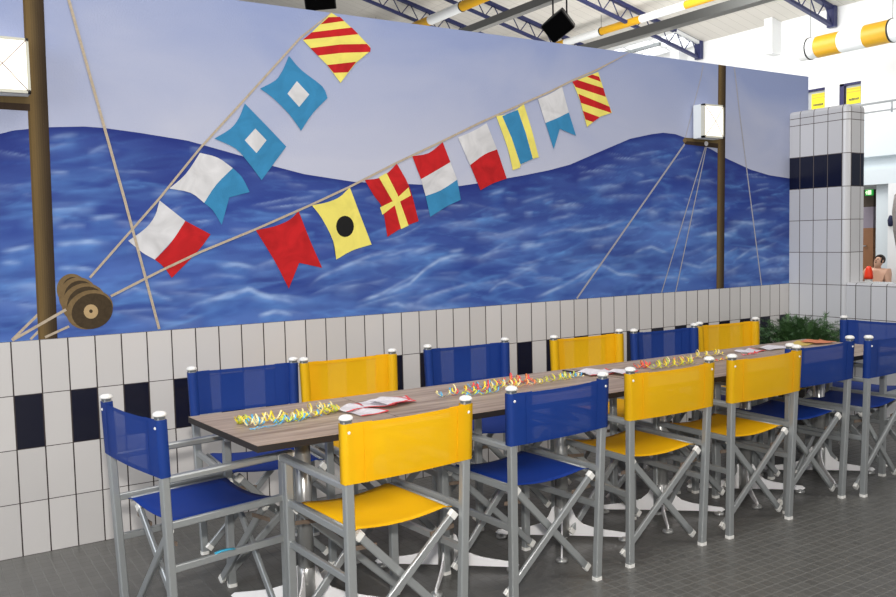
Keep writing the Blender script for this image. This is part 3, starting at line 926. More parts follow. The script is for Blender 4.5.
flag(ze, 'red, white and blue painted flag', [(R_, [(258, 180), (340, 165), (410, 110), (448, 210), (380, 250), (302, 295)], 1), (W_, [(302, 295), (380, 250), (448, 210), (482, 297), (400, 350), (325, 378)], 1), (B_, [(325, 378), (400, 350), (482, 297), (500, 397), (430, 430), (348, 482)], 1)])
flag(zf, 'white and red painted flag on the long line', [(W_, [(38, 285), (110, 255), (180, 215), (232, 345), (170, 370), (98, 423)], 1), (R_, [(98, 423), (170, 370), (232, 345), (280, 490), (210, 515), (150, 548)], 1)])
flag(zf, 'yellow painted flag with a broad blue stripe', [(Y_, [(228, 180), (300, 165), (365, 120), (405, 250), (440, 385), (410, 392), (350, 420), (345, 437), (310, 448), (285, 340)], 1), (B_, [(258, 180), (335, 148), (375, 265), (410, 392), (348, 420), (305, 290)], 0)])
flag(zg, 'white and blue swallow-tailed painted flag on the long line', [(W_, [(50, 260), (130, 225), (210, 178), (255, 348), (180, 385), (100, 418)], 1), (B_, [(100, 418), (180, 385), (255, 348), (303, 503), (195, 457), (155, 592)], 0)])
flag(zg, 'red and yellow striped painted flag at the end of the long line', [(Y_, [(280, 145), (370, 110), (450, 80), (495, 225), (540, 350), (460, 378), (375, 445), (330, 270)], 0), (R_, [(278, 145), (310, 132), (485, 188), (500, 245), (300, 180)], 0), (R_, [(375, 112), (410, 97), (455, 112), (467, 145)], 0), (R_, [(318, 225), (525, 310), (537, 352), (335, 285)], 0), (R_, [(348, 338), (460, 380), (415, 412), (365, 395)], 0)])


rope([(69, 0), (68.6, 0), (124.5, 200), (159, 329)][1:], 0.013, P['rope'])
rope([(110.6, 296.2), (160, 271), (200, 252), (255.5, 229.2), (312.4, 204.1), (348, 187.5), (396, 163), (440.4, 142), (480, 122.5), (550, 91.5), (570.7, 81.1), (596.3, 70.0), (629, 50.5)], 0.012)


def wall_lamp(x0, x1, z0, z1, label):
    t = empty('wall_lamp', ((x0 + x1) / 2, 0, (z0 + z1) / 2), label=label, cat='wall lamp', group='lit square wall lamps on the painted masts')
    w, h, d = (x1 - x0) / 2, (z1 - z0) / 2, 0.11
    MB().box(-w, w, -0.085, -0.012, -h, h).build('housing', M['lamp_side'], t, bevel=0.004)
    MB().box(-w + 0.012, w - 0.012, -d, -0.085, -h + 0.012, h - 0.012).build('diffuser', M['lamp_face'], t)
    f = MB()
    for (a, b_, c, e) in ((-w, w, h - 0.012, h), (-w, w, -h, -h + 0.014), (-w, -w + 0.012, -h, h), (w - 0.012, w, -h, h)):
        f.box(a, b_, -d - 0.002, -0.085, c, e)
    f.build('frame', M['lamp_frame'], t)
    g_ = MB()
    for s in (-1, 1):
        g_.tube([(-w + 0.01, -d - 0.004, s * (h - 0.01)), (0, -d - 0.018, 0), (w - 0.01, -d - 0.004, -s * (h - 0.01))], 0.0022, 6)
    g_.build('guard_wire', M['wire'], t)
    for sx in (-1, 1):
        for sz in (-1, 1):
            MB().lathe([(0.005, 0), (0.005, 0.004), (0, 0.006)], n=8).build('screw', M['black'], t)
            o = t.children[-1]; o.location = (sx * (w - 0.006), -d - 0.002, sz * (h - 0.006)); o.rotation_euler = (PI / 2, 0, 0)
    return t


wall_lamp(4.505, 4.72, 2.105, 2.345, 'lit square wall lamp on the thin mast near the tiled pillar')
wall_lamp(-0.09, 0.128, 2.105, 2.345, 'lit square wall lamp on the thick mast, cut by the left picture edge')
# ------------------------------------------------------------------ folding chairs
ZB, ZARM, ZSEAT = 0.841, 0.63, 0.465
HB, HT = 0.225, 0.242          # half distance of the rear legs at foot and top
YR, YRT, YF = -0.22, -0.248, 0.224


def rear_x(z): return HB + (HT - HB) * z / 0.85


def rear_y(z): return YR + (YRT - YR) * z / 0.85


def make_chair(color):
    fab, seatm = M['fab_' + color], M['fab_%s_seat' % color]
    t = empty('folding_chair')
    A = M['alu']
    for s in (-1, 1):
        lg = MB().bar((s * HB, YR, 0.012), (s * rear_x(0.848), rear_y(0.848), 0.848), 0.033, 0.028, up=(0, 1, 0), ch=0.004).build('rear_leg', A, t)
        q = MB().bar((s * HB, YR, 0.0), (s * HB, YR, 0.014), 0.037, 0.032, up=(0, 1, 0), ch=0.006); q.build('foot_cap', M['white_plastic'], lg)
        q = MB().bar((s * rear_x(0.842), rear_y(0.842), 0.842), (s * rear_x(0.852), rear_y(0.852), 0.852), 0.0345, 0.0295, up=(0, 1, 0), ch=0.006); q.build('collar', M['collar'], lg)
        q = MB().lathe([(0.018, 0), (0.0235, 0.002), (0.0235, 0.007), (0.020, 0.013), (0.012, 0.0165), (0, 0.018)], (s * rear_x(0.852), rear_y(0.852), 0.8515), 16); q.build('end_knob', M['white_plastic'], lg)
        lg = MB().bar((s * HB, YF, 0.012), (s * HB, YF, ZARM - 0.01), 0.033, 0.028, up=(0, 1, 0), ch=0.004).build('front_leg', A, t)
        q = MB().bar((s * HB, YF, 0.0), (s * HB, YF, 0.014), 0.037, 0.032, up=(0, 1, 0), ch=0.006); q.build('foot_cap', M['white_plastic'], lg)
        ar = MB().bar((s * rear_x(ZARM), rear_y(ZARM) + 0.012, ZARM), (s * HB, YF + 0.035, ZARM), 0.034, 0.024, ch=0.005).build('armrest', A, t)
        MB().bar((s * HB, YF + 0.034, ZARM), (s * HB, YF + 0.04, ZARM), 0.035, 0.025, ch=0.005).build('end_plug', M['white_plastic'], ar)
        MB().bar((s * rear_x(ZSEAT), rear_y(ZSEAT), ZSEAT + 0.004), (s * HB, YF, ZSEAT + 0.004), 0.018, 0.026, ch=0.003).build('seat_rail', A, t)
        MB().bar((s * rear_x(0.31), rear_y(0.31), 0.315), (s * HB, YF, 0.315), 0.018, 0.026, ch=0.003).build('lower_rail', A, t)
        MB().tube([(s * 0.200, -0.190, 0.462), (s * 0.200, 0.190, 0.462)], 0.010, 8).build('seat_tube', A, t)
    for e in (1, -1):      # rear pair, then the front pair turned round
        yo = lambda v: v if e > 0 else -v * (YF / 0.22)
        pairs = [((-0.218, -0.176, 0.045), (0.194, -0.2135, 0.438)), ((0.212, -0.172, 0.045), (-0.160, -0.172, 0.432))]
        for a, b_ in pairs:
            a = Vector((e * a[0], yo(a[1]), a[2])); b_ = Vector((e * b_[0], yo(b_[1]), b_[2])); d = (b_ - a).normalized()
            up_ = Vector((0, 1, 0)).cross(d)
            cb = MB().bar(a, b_, 0.016, 0.029, up=up_, ch=0.003).build('cross_bar', A, t)
            MB().bar(a - d * 0.012, a + d * 0.010, 0.020, 0.033, up=up_, ch=0.004).build('end_cap', M['white_plastic'], cb)
            MB().bar(b_ - d * 0.006, b_ + d * 0.018, 0.021, 0.035, up=up_, ch=0.004).build('end_cap', M['white_plastic'], cb)
            sx = 1 if b_.x > 0 else -1
            q = a + d * ((0.388 - a.z) / d.z); off = Vector((0, 0.012 if q.y < 0 else -0.012, 0))
            MB().bar((sx * 0.214, q.y + off.y, 0.394), q + off - Vector((sx * 0.03, 0, 0.004)), 0.005, 0.015).build('brace_link', M['alu_dark'], t)
    # backrest: sleeves round the two rear legs and a slack panel between them
    bz0, bz1 = 0.642, ZB
    rows = []
    nz = 5
    for k in range(nz + 1):
        z = bz0 + (bz1 - bz0) * k / nz
        xx, yy = rear_x(z), rear_y(z)
        o = 0.0185; q = 0.0165
        L = [(-xx + o + 0.002, yy - q + 0.001), (-xx + o, yy + q), (-xx, yy + q + 0.002), (-xx - o, yy + q), (-xx - o - 0.001, yy), (-xx - o, yy - q), (-xx, yy - q - 0.0015)]
        row = [(a, b_, z) for a, b_ in L]
        for j in range(1, 12):
            f = j / 12
            row.append((-xx + 2 * xx * f, yy - q - 0.0015 - 0.012 * math.sin(PI * f) * (0.6 + 0.4 * math.sin(PI * k / nz)), z - 0.004 * math.sin(PI * f) * (1 if k == nz else 0.3)))
        R = [(xx, yy - q - 0.0015), (xx + o, yy - q), (xx + o + 0.001, yy), (xx + o, yy + q), (xx, yy + q + 0.002), (xx - o, yy + q), (xx - o - 0.002, yy - q + 0.001)]
        row += [(a, b_, z) for a, b_ in R]
        rows.append(row)
    mb = MB().grid(rows)
    for s in (-1, 1):      # double cloth of the turned-in flap
        fl = []
        for k in range(nz + 1):
            z = bz0 + (bz1 - bz0) * k / nz; xx, yy = rear_x(z), rear_y(z)
            fl.append([(s * (xx - 0.018), yy - 0.0165 - 0.002 + 0.0045, z), (s * (xx - 0.055), yy - 0.0165 - 0.006 + 0.0045, z), (s * (xx - 0.085), yy - 0.0165 - 0.0078 + 0.0045, z)])
        mb.grid(fl)
    for z in (bz0 + 0.006, bz1 - 0.008):  # hems
        row2 = [[], []]
        for j in range(0, 13):
            f = j / 12; xx, yy = rear_x(z), rear_y(z)
            for w_, dz in ((0, -0.007), (1, 0.007)):
                row2[w_].append((-(xx - 0.02) + 2 * (xx - 0.02) * f, yy - 0.0165 - 0.0015 - 0.012 * math.sin(PI * f) * 0.7 + 0.004, z + dz - (0.004 * math.sin(PI * f) if z > 0.7 else 0.001 * math.sin(PI * f))))
        mb.grid(row2)
    bk = mb.build('backrest', fab, t, normals=False)
    for s in (-1, 1):
        z = 0.812
        q = MB().lathe([(0.0055, 0), (0.0055, 0.002), (0.003, 0.0045), (0, 0.005)], n=10).build('screw', M['white_plastic'], bk)
        q.location = (s * rear_x(z), rear_y(z) - 0.0175, z); q.rotation_euler = (PI / 2, 0, 0)
        MB().bar((s * (rear_x(bz0) - 0.052), rear_y(bz0) - 0.0255, bz0 + 0.004), (s * (rear_x(bz1) - 0.052), rear_y(bz1) - 0.0235, bz1 - 0.006), 0.0022, 0.0012, up=(0, 1, 0)).build('seam', fab, bk)
    rows = []
    for k in range(13):
        y = -0.196 + 0.392 * k / 12
        row = []
        for j in range(13):
            f = j / 12; x = -0.211 + 0.422 * f
            e = math.sin(PI * f)
            z = 0.4745 - 0.024 * e ** 0.9 * (1 - 0.25 * math.sin(PI * k / 12))
            if j in (0, 12): z = 0.462
            row.append((x, y * (1 - 0.03 * e), z))
        rows.append(row)
    st = MB().grid(rows).build('seat', seatm, t, normals=False)
    sd = st.modifiers.new('cloth', 'SOLIDIFY'); sd.thickness = 0.002; sd.offset = 1
    return t


GRP = 'folding chairs around the row of tables'
front = [('yellow', (0.766, -1.884), (1.240, -1.852), 'yellow folding chair seen from behind, nearest in the front row, with streamers beyond its back'),
         ('blue', (1.481, -1.799), (1.973, -1.771), 'blue folding chair seen from behind, second in the front row between two yellow ones'),
         ('yellow', (2.134, -1.752), (2.631, -1.755), 'yellow folding chair seen from behind, third in the front row beside the near blue one'),
         ('yellow', (2.772, -1.770), (3.234, -1.762), 'yellow folding chair seen from behind, farthest yellow one of the front row'),
         ('blue', (3.274, -1.705), (3.756, -1.716), 'blue folding chair seen from behind, right after the last yellow one in front row'),
         ('blue', (3.838, -1.772), (4.315, -1.735), 'blue folding chair seen from behind, last of the front row at the right picture edge')]
back = [('blue', (0.690, -0.440), (1.170, -0.462), 'blue folding chair against the tiled wall, first of the back row beside a yellow one'),
        ('yellow', (1.214, -0.510), (1.684, -0.512), 'yellow folding chair against the tiled wall, nearest yellow one in the back row'),
        ('blue', (1.916, -0.491), (2.401, -0.522), 'blue folding chair against the wall, standing alone between two yellow back-row chairs'),
        ('yellow', (2.670, -0.625), (3.143, -0.643), 'yellow folding chair in the middle of the back row, left of the far blue one'),
        ('blue', (3.222, -0.695), (3.692, -0.725), 'blue folding chair squeezed between the two far yellow chairs of the back row'),
        ('yellow', (3.790, -0.690), (4.262, -0.735), 'yellow folding chair at the far end of the back row beside the green plant')]
protos = {}


def place_chair(color, cx_, cy_, yaw, label):
    if color not in protos:
        o = protos[color] = make_chair(color)
    else:
        o = copy_tree(protos[color])
    o.location = (cx_, cy_, 0); o.rotation_euler = (0, 0, yaw)
    return tag(o, label, 'chair', GRP)


def from_tops(color, a, b_, label):
    """a, b_: tops of the two rear legs, a on the chair's left as it faces"""
    a = Vector(a); b_ = Vector(b_); m = (a + b_) / 2
    r_ = (b_ - a).normalized(); fwd = Vector((-r_.y, r_.x))
    yaw = math.atan2(r_.y, r_.x)
    c = m + fwd * 0.248
    place_chair(color, c.x, c.y, yaw, label)


for col, a, b_, lab in front: from_tops(col, a, b_, lab)
for col, a, b_, lab in back: from_tops(col, b_, a, lab)
place_chair('blue', 0.262 + 0.24, -1.152, -PI / 2 + math.radians(9), 'blue folding chair at the left head of the tables, seen from the side')
place_chair('blue', 4.745 - 0.248, -1.335, PI / 2 + math.radians(6), 'blue folding chair at the far right head of the tables, facing the camera side')

# ------------------------------------------------------------------ tables
ZTOP = 0.738
TS = 0.638


def make_table(skew=0.0):
    t = empty('cafe_table')
    h = TS / 2 - 0.0008
    tp = MB()
    tp.box(-h, h, -0.325, 0.325, ZTOP - 0.024, ZTOP - 0.0012)
    for v in tp.bm.verts:
        if v.co.x < 0: v.co.x -= skew * (v.co.y / 0.325)
    tp.build('tabletop', M['black_edge'], t)
    wt = MB().box(-h + 0.001, h - 0.001, -0.324, 0.324, ZTOP - 0.0012, ZTOP)
    for v in wt.bm.verts:
        if v.co.x < 0: v.co.x -= skew * (v.co.y / 0.325)
    wt.build('wood_surface', M['wood'], t)
    MB().box(-0.16, 0.16, -0.16, 0.16, ZTOP - 0.034, ZTOP - 0.024).build('mounting_plate', M['steel'], t)
    MB().lathe([(0.031, 0.06), (0.031, ZTOP - 0.034)], n=24).build('pedestal', M['steel'], t)
    b = MB().lathe([(0.036, 0.02), (0.036, 0.155), (0.031, 0.16)], n=20); b.build('hub', M['steel'], t)
    for k in range(4):
        a = PI / 4 + k * PI / 2 + 0.10
        d = Vector((math.cos(a), math.sin(a), 0)); n = Vector((-d.y, d.x, 0))
        prof = [(0.033, 0.018), (0.30, 0.016), (0.315, 0.026), (0.30, 0.038), (0.23, 0.046), (0.15, 0.058), (0.10, 0.074), (0.065, 0.105), (0.045, 0.15), (0.033, 0.158)]
        f = MB().prism([d * r_ + Vector((0, 0, z)) - n * 0.004 for r_, z in prof], n * 0.008).build('base_fin', M['fin'], t, bevel=0.002)
        q = MB().lathe([(0.024, 0.0), (0.026, 0.004), (0.024, 0.014), (0.009, 0.016), (0.009, 0.02)], (d.x * 0.285, d.y * 0.285, 0), 14); q.build('levelling_foot', M['steel'], f)
    return t


tl = ['first square cafe table from the left, with blue and yellow streamers on top',
      'second square cafe table from the left, under the red-edged napkins',
      'third square cafe table from the left, between the second front chair and its streamers',
      'fourth square cafe table from the left, just right of the open table seam',
      'fifth square cafe table from the left, behind the far yellow front chair',
      'sixth square cafe table, at the far right end beside the green plant']
tcs = []
for i in range(6):
    cx_ = 0.868 + i * (TS + 0.0006) + (0.007 if i > 2 else 0)
    cy_ = -1.266 - 0.013 * i
    tcs.append((cx_, cy_))
    if i == 0: o = make_table(0.030)
    elif i == 1: t0 = o = make_table()
    else: o = copy_tree(t0)
    o.location = (cx_, cy_, 0); o.rotation_euler = (0, 0, math.radians(-1.16))
    tag(o, tl[i], 'table', 'square cafe tables pushed into one row')

# ------------------------------------------------------------------ things on the tables
ZS = ZTOP + 0.0005


def streamer(pts, rad, coils, wid, cols, label, seed, squash=1.0, name='paper_streamer', group=None):
    """loose paper coil lying along a path on the table"""
    rr = random.Random(seed)
    pts = [Vector((p[0], p[1], 0)) for p in pts]
    c0 = pts[0].copy()
    t = empty(name, (c0.x, c0.y, ZS), label=label, cat='streamer', group=group)
    coils = max(2, coils * 0.72); rad *= 0.95; wid *= 0.8
    nseg = int(coils * 16)
    lens = [0]
    for a, b_ in zip(pts, pts[1:]): lens.append(lens[-1] + (b_ - a).length)

    def at(s):
        s *= lens[-1]
        for i in range(len(pts) - 1):
            if s <= lens[i + 1] or i == len(pts) - 2:
                f = (s - lens[i]) / max(1e-6, lens[i + 1] - lens[i]); return pts[i].lerp(pts[i + 1], f), (pts[i + 1] - pts[i]).normalized()
    ph = rr.uniform(0, 6)
    nC = len(cols)
    for ci, cname in enumerate(cols):
        L, R = [], []
        for k in range(nseg + 1):
            s = k / nseg
            p, d = at(s)
            n = Vector((-d.y, d.x, 0))
            rr_ = rad * (1 + 0.35 * math.sin(s * 9 + ph + ci * 2) * 0.6)
            a = 2 * PI * coils * s + ph + ci * 2.1
            z = rr_ * squash * (2.0 * abs(((a / PI) % 2.0) - 1.0)) * (0.85 + 0.15 * math.sin(5 * s + ph)) + 0.0015 * ci
            q = p - c0 + n * (rr_ * math.sin(a) + 0.5 * rad * math.sin(s * 5 + ci * 2)) + Vector((0, 0, z)) + d * (0.25 * rad * math.sin(a * 0.5 + ci))
            tw = d * wid / 2 + n * (wid * 0.15 * math.sin(a))
            L.append(q - tw); R.append(q + tw)
        MB().grid([L, R]).build('ribbon', M['paper_' + cname], t, normals=False)
    return t


def Q(u, v): q = on_z(u, v, ZTOP); return (q.x, q.y)


sg1 = 'coiled paper streamers on the tables'
streamer([Q(238, 425), Q(247, 423)], 0.020, 4, 0.009, ['yellow', 'green'], 'bunched yellow streamer coil at the left end of the first table', 1, group=sg1)
streamer([Q(248, 427), Q(262, 425)], 0.023, 4, 0.008, ['blue', 'cream'], 'blue streamer coil next to the bunched yellow one on first table', 2, group=sg1)
streamer([Q(250, 431), Q(268, 428), Q(285, 423)], 0.007, 2, 0.010, ['blue', 'blue'], 'flat sky blue streamer strip along the front of the first coils', 3, group=sg1)
streamer([Q(262, 423), Q(288, 421), Q(304, 418)], 0.026, 5, 0.008, ['yellow', 'cream'], 'tall zigzag yellow streamer left of centre on the first table', 4, group=sg1)
streamer([Q(272, 424), Q(292, 422), Q(306, 420)], 0.017, 5, 0.008, ['blue', 'green'], 'blue and green streamer tangled under the zigzag yellow one', 5, group=sg1)
streamer([Q(298, 420), Q(318, 414), Q(330, 411)], 0.026, 4, 0.008, ['yellow', 'cream'], 'zigzag yellow streamer towards the first napkins', 6, group=sg1)
streamer([Q(304, 419), Q(320, 416)], 0.019, 3, 0.009, ['blue', 'yellow'], 'blue streamer ring in front of the second zigzag yellow one', 7, group=sg1)
streamer([Q(318, 410), Q(331, 408)], 0.014, 3, 0.010, ['blue', 'cream'], 'pale blue streamer curl at the back beside the napkins', 8, group=sg1)
streamer([Q(326, 415), Q(335, 412)], 0.022, 4, 0.010, ['yellow', 'green'], 'round yellow streamer roll touching the napkins', 9, group=sg1)
streamer([Q(438, 398), Q(455, 395)], 0.022, 3, 0.008, ['blue', 'cream'], 'blue streamer at the left end of the multicoloured tangle', 10, group=sg1)
streamer([Q(452, 396), Q(470, 393), Q(488, 391)], 0.024, 5, 0.008, ['red', 'yellow'], 'red and yellow streamer above the nearest yellow chair back', 11, group=sg1)
streamer([Q(462, 397), Q(482, 395), Q(498, 392)], 0.016, 5, 0.008, ['blue', 'green'], 'blue and green streamer low in the multicoloured tangle', 12, group=sg1)
streamer([Q(470, 390), Q(492, 387), Q(504, 386)], 0.022, 4, 0.008, ['blue', 'red'], 'red and blue streamer at the back of the multicoloured tangle', 13, group=sg1)
streamer([Q(488, 392), Q(506, 388), Q(520, 386)], 0.026, 5, 0.008, ['yellow', 'cream'], 'cream and yellow streamer beside the post of the blue front chair', 14, group=sg1)
streamer([Q(504, 385), Q(520, 383), Q(532, 382)], 0.024, 5, 0.008, ['red', 'orange2'], 'red and orange streamer behind the top of the blue front chair', 15, group=sg1)
streamer([Q(512, 389), Q(528, 386), Q(540, 384)], 0.020, 4, 0.008, ['cream', 'orange2'], 'cream and orange streamer just above the blue front backrest', 16, group=sg1)
streamer([Q(538, 385), Q(556, 381), Q(572, 379)], 0.022, 7, 0.007, ['yellow', 'green'], 'yellow green streamer spring above the blue front chair', 17, group=sg1)
streamer([Q(560, 379), Q(582, 377)], 0.016, 5, 0.008, ['cream', 'blue'], 'small cream and blue streamer before the open table seam', 18, group=sg1)
streamer([Q(637, 369), Q(648, 368)], 0.022, 4, 0.008, ['orange2', 'red'], 'small orange streamer roll above the third front chair', 19, group=sg1)
streamer([Q(652, 370), Q(672, 367), Q(692, 364)], 0.024, 8, 0.009, ['green', 'yellow'], 'yellow green streamer spring above the third front chair', 20, group=sg1)
streamer([Q(662, 366), Q(680, 363), Q(692, 361)], 0.022, 6, 0.008, ['cream', 'orange2'], 'cream streamer behind the yellow green spring', 21, group=sg1)
streamer([Q(690, 360), Q(706, 357), Q(722, 355)], 0.022, 5, 0.009, ['cream', 'tan2'] if False else ['cream', 'yellow'], 'pale yellow streamer near the second table seam', 22, group=sg1)
streamer([Q(716, 362), Q(728, 359)], 0.010, 3, 0.012, ['red', 'yellow'], 'red and yellow streamer flat between the two far yellow front chairs', 23, group=sg1)
streamer([Q(742, 356), Q(756, 354)], 0.008, 3, 0.012, ['pink', 'red'], 'pink streamer flat beside the white papers on the fifth table', 24, group=sg1)


def napkin(u, v, w, d, rz, lift, label, m1='paper', m2='paper_red', fold=0.01):
    c = on_z(u, v, ZTOP)
    t = empty('paper_napkin', (c.x, c.y, ZTOP + 0.001 + lift), rz, label, 'napkin', 'printed paper napkins on the tables')
    w *= 0.78; d *= 0.8
    rows = []
    for i in range(9):
        y = -d / 2 + d * i / 8
        rows.append([(-w / 2 + w * j / 8, y, fold * (0.5 + 0.5 * math.sin(j * 0.9 + i * 0.5 + u)) * (0.3 + 0.7 * i / 8)) for j in range(9)])
    MB().grid(rows).build('sheet', M[m1], t)
    e = MB()
    r0 = [Vector(p) for p in rows[0]]
    e.grid([[p + Vector((0, -0.006, 0.0005)) for p in r0], [p + Vector((0, 0.006, 0.0012)) for p in r0]])
    r1 = [Vector(r_[-1]) for r_ in rows]
    e.grid([[p + Vector((-0.006, 0, 0.0012)) for p in r1], [p + Vector((0.005, 0, 0.0005)) for p in r1]])
    e.build('red_edge', M[m2], t)
    return t


napkin(365, 412, 0.17, 0.17, 0.15, 0.0, 'white napkin with red edge nearest the streamers, front of the pile')
napkin(377, 406, 0.17, 0.16, -0.25, 0.008, 'white napkin with red edge lying across the pile')
napkin(389, 405, 0.17, 0.15, 0.35, 0.016, 'white napkin with red edge on top of the pile, tilted')
napkin(398, 402, 0.15, 0.13, -0.1, 0.004, 'white napkin with red edge at the far right of the pile')
napkin(350, 410, 0.15, 0.11, 0.3, 0.006, 'white napkin beside the round yellow streamer roll')
napkin(598, 373.5, 0.24, 0.16, -0.1, 0.002, 'large white paper with red edge behind the second front chair', fold=0.018)
napkin(622, 374, 0.16, 0.13, 0.2, 0.010, 'smaller white paper with red edge left of the third front chair')
napkin(750, 351.5, 0.20, 0.13, 0.1, 0.001, 'white paper with pink edge on the fifth table')
napkin(772, 348.5, 0.22, 0.14, -0.1, 0.003, 'pale plain paper next to the fifth front chair post', m2='paper')
napkin(802, 344.0, 0.22, 0.14, 0.2, 0.001, 'yellowish paper at the far end of the last table', m1='tan', m2='tan')
napkin(818, 343.0, 0.20, 0.16, -0.2, 0.006, 'orange tan paper at the far end of the last table', m1='terracotta', m2='terracotta', fold=0.012)
# small cyan scrap resting on the lower rail of the head chair
c = on_y(224, 551.5, -1.372)
s_ = MB().grid([[(-0.035, -0.008, 0.0), (-0.01, -0.009, 0.004), (0.02, -0.008, 0.003), (0.04, -0.008, 0.0)], [(-0.035, 0.008, 0.001), (-0.01, 0.009, 0.005), (0.02, 0.008, 0.004), (0.04, 0.008, 0.001)]])
o = s_.build('paper_scrap', M['cyan'], normals=False, label='small cyan streamer scrap lying on the low rail of the head chair', cat='paper scrap')
o.location = on_z(224, 551, 0.3295); o.rotation_euler = (0, 0, 0.1)
md = o.modifiers.new('thick', 'SOLIDIFY'); md.thickness = 0.002
SCRAP = o
# black strip standing in for the dark gap of the open seam
a = on_z(563, 370.5, ZTOP + 0.004); b_ = on_z(585, 373.6, ZTOP + 0.004)
o = MB().bar(Vector((0, 0, 0)), b_ - a, 0.010, 0.006).build('seam_gap_strip', M['black_edge'], label='narrow black strip drawn as the dark gap between third and fourth table', cat='strip')
o.location = a

# ------------------------------------------------------------------ the plant in the corner
pl = empty('potted_fern', (5.20, -0.42, 0), label='feathery dark green fern in the tiled corner behind the last table', cat='plant')
MB().lathe([(0.13, 0), (0.14, 0.01), (0.18, 0.40), (0.195, 0.41), (0.195, 0.44), (0.175, 0.44), (0.17, 0.40)], n=28).build('pot', M['pot'], pl)
MB().lathe([(0.17, 0.39), (0.10, 0.41), (0, 0.415)], n=20).build('soil', M['soil'], pl)


def leaf_mat():
    m, nt, b = new_mat('fern green'); N = NT(nt)
    oi = nt.nodes.new('ShaderNodeTexCoord'); n = nt.nodes.new('ShaderNodeTexNoise'); n.inputs['Scale'].default_value = 14
    nt.links.new(oi.outputs['Object'], n.inputs['Vector'])
    nt.links.new(N.mix(n.outputs['Fac'], lin((24, 52, 30)), lin((86, 124, 66))), b.inputs['Base Color'])
    b.inputs['Roughness'].default_value = 0.6
    return m


M['leaf'] = leaf_mat()
rr = random.Random(12)
fb = MB()
for k in range(520):
    a = rr.uniform(0, 2 * PI); out = rr.uniform(0.06, 0.50); hgt = rr.uniform(0.10, 0.42)
    base = Vector((rr.uniform(-0.12, 0.12), rr.uniform(-0.10, 0.10), 0.42))
    dx, dy = math.cos(a) * out * 1.0, math.sin(a) * out * 0.62
    if base.y + dy > 0.36: dy = 0.36 - base.y
    if base.x + dx > 0.40: dx = 0.40 - base.x
    pts = []
    for i in range(9):
        f = i / 8
        pts.append(base + Vector((dx * f, dy * f, hgt * (1.75 * f - 0.75 * f * f * (1 + out)))))
    for i in range(8):
        d = pts[i + 1] - pts[i]; sd = d.cross(Vector((0, 0, 1))).normalized()
        fb.poly([pts[i] - sd * 0.0015, pts[i] + sd * 0.0015, pts[i + 1] + sd * 0.0012, pts[i + 1] - sd * 0.0012])
        for q in range(5):
            if i < 2: continue
            o_ = pts[i].lerp(pts[i + 1], q / 5)
            for s in (-1, 1):
                ln = 0.05 * (1 - 0.06 * i) * rr.uniform(0.6, 1.2)
                tip = o_ + sd * s * ln * 0.8 + d.normalized() * ln * 0.7 + Vector((0, 0, rr.uniform(-0.012, 0.02)))
                e = d.normalized() * 0.0032
                fb.poly([o_ - e, o_ + e, tip])
fb.build('foliage', M['leaf'], pl, normals=False)
for o in list(pl.children):
    pass

# ------------------------------------------------------------------ the bather beyond the low wall
MX = 15.2
MY = on_x(879.5, 262, MX).y + 0.06


def skin_mesh(name, chains, levels=2):
    """chains: joints {key: (co, r)} and edges; grown with the Skin modifier from the pelvis and frozen"""
    joints, edges, rootk = chains
    keys = list(joints)
    me = bpy.data.meshes.new(name)
    me.from_pydata([joints[k][0] for k in keys], [(keys.index(a), keys.index(b_)) for a, b_ in edges], [])
    o = bpy.data.objects.new(name, me); COL.objects.link(o)
    sk = o.modifiers.new('skin', 'SKIN'); sk.use_smooth_shade = True
    ss = o.modifiers.new('sub', 'SUBSURF'); ss.levels = levels; ss.render_levels = levels
    for k, v in zip(keys, me.skin_vertices[0].data):
        r_ = joints[k][1]; v.radius = r_ if isinstance(r_, tuple) else (r_, r_); v.use_root = (k == rootk)
    dg = bpy.context.evaluated_depsgraph_get()
    m2 = bpy.data.meshes.new_from_object(o.evaluated_get(dg))
    bpy.data.objects.remove(o)
    return m2


# sits on the pool deck facing the camera side (local -x), leaning on his right arm, head tipped back to his left
J = {'pel': ((0, 0, 0.11), (0.15, 0.12)), 'waist': ((0.02, 0, 0.26), (0.145, 0.105)), 'chest': ((0.02, 0, 0.52), (0.17, 0.12)), 'neck0': ((0.02, -0.01, 0.67), 0.08), 'neck': ((0.0, -0.02, 0.72), 0.058),
     'h1': ((-0.02, -0.035, 0.745), 0.075), 'h2': ((-0.005, -0.055, 0.83), 0.088), 'h3': ((0.015, -0.075, 0.895), 0.062),
     'shR': ((0.02, 0.19, 0.66), 0.075), 'elR': ((0.02, 0.36, 0.36), 0.045), 'wrR': ((-0.02, 0.46, 0.10), 0.032), 'hdR': ((-0.07, 0.48, 0.035), 0.034),
     'shL': ((0.02, -0.19, 0.62), 0.075), 'elL': ((0.0, -0.26, 0.29), 0.046), 'wrL': ((-0.19, -0.20, 0.15), 0.032), 'hdL': ((-0.26, -0.17, 0.145), 0.034),
     'hiR': ((-0.10, 0.10, 0.10), 0.095), 'knR': ((-0.47, 0.17, 0.10), 0.062), 'anR': ((-0.86, 0.15, 0.055), 0.042), 'toR': ((-0.96, 0.15, 0.13), 0.036),
     'hiL': ((-0.10, -0.10, 0.10), 0.095), 'knL': ((-0.47, -0.13, 0.10), 0.062), 'anL': ((-0.86, -0.12, 0.055), 0.042), 'toL': ((-0.96, -0.12, 0.13), 0.036)}
E_ = [('pel', 'waist'), ('waist', 'chest'), ('chest', 'neck0'), ('neck0', 'neck'), ('neck', 'h1'), ('h1', 'h2'), ('h2', 'h3')]
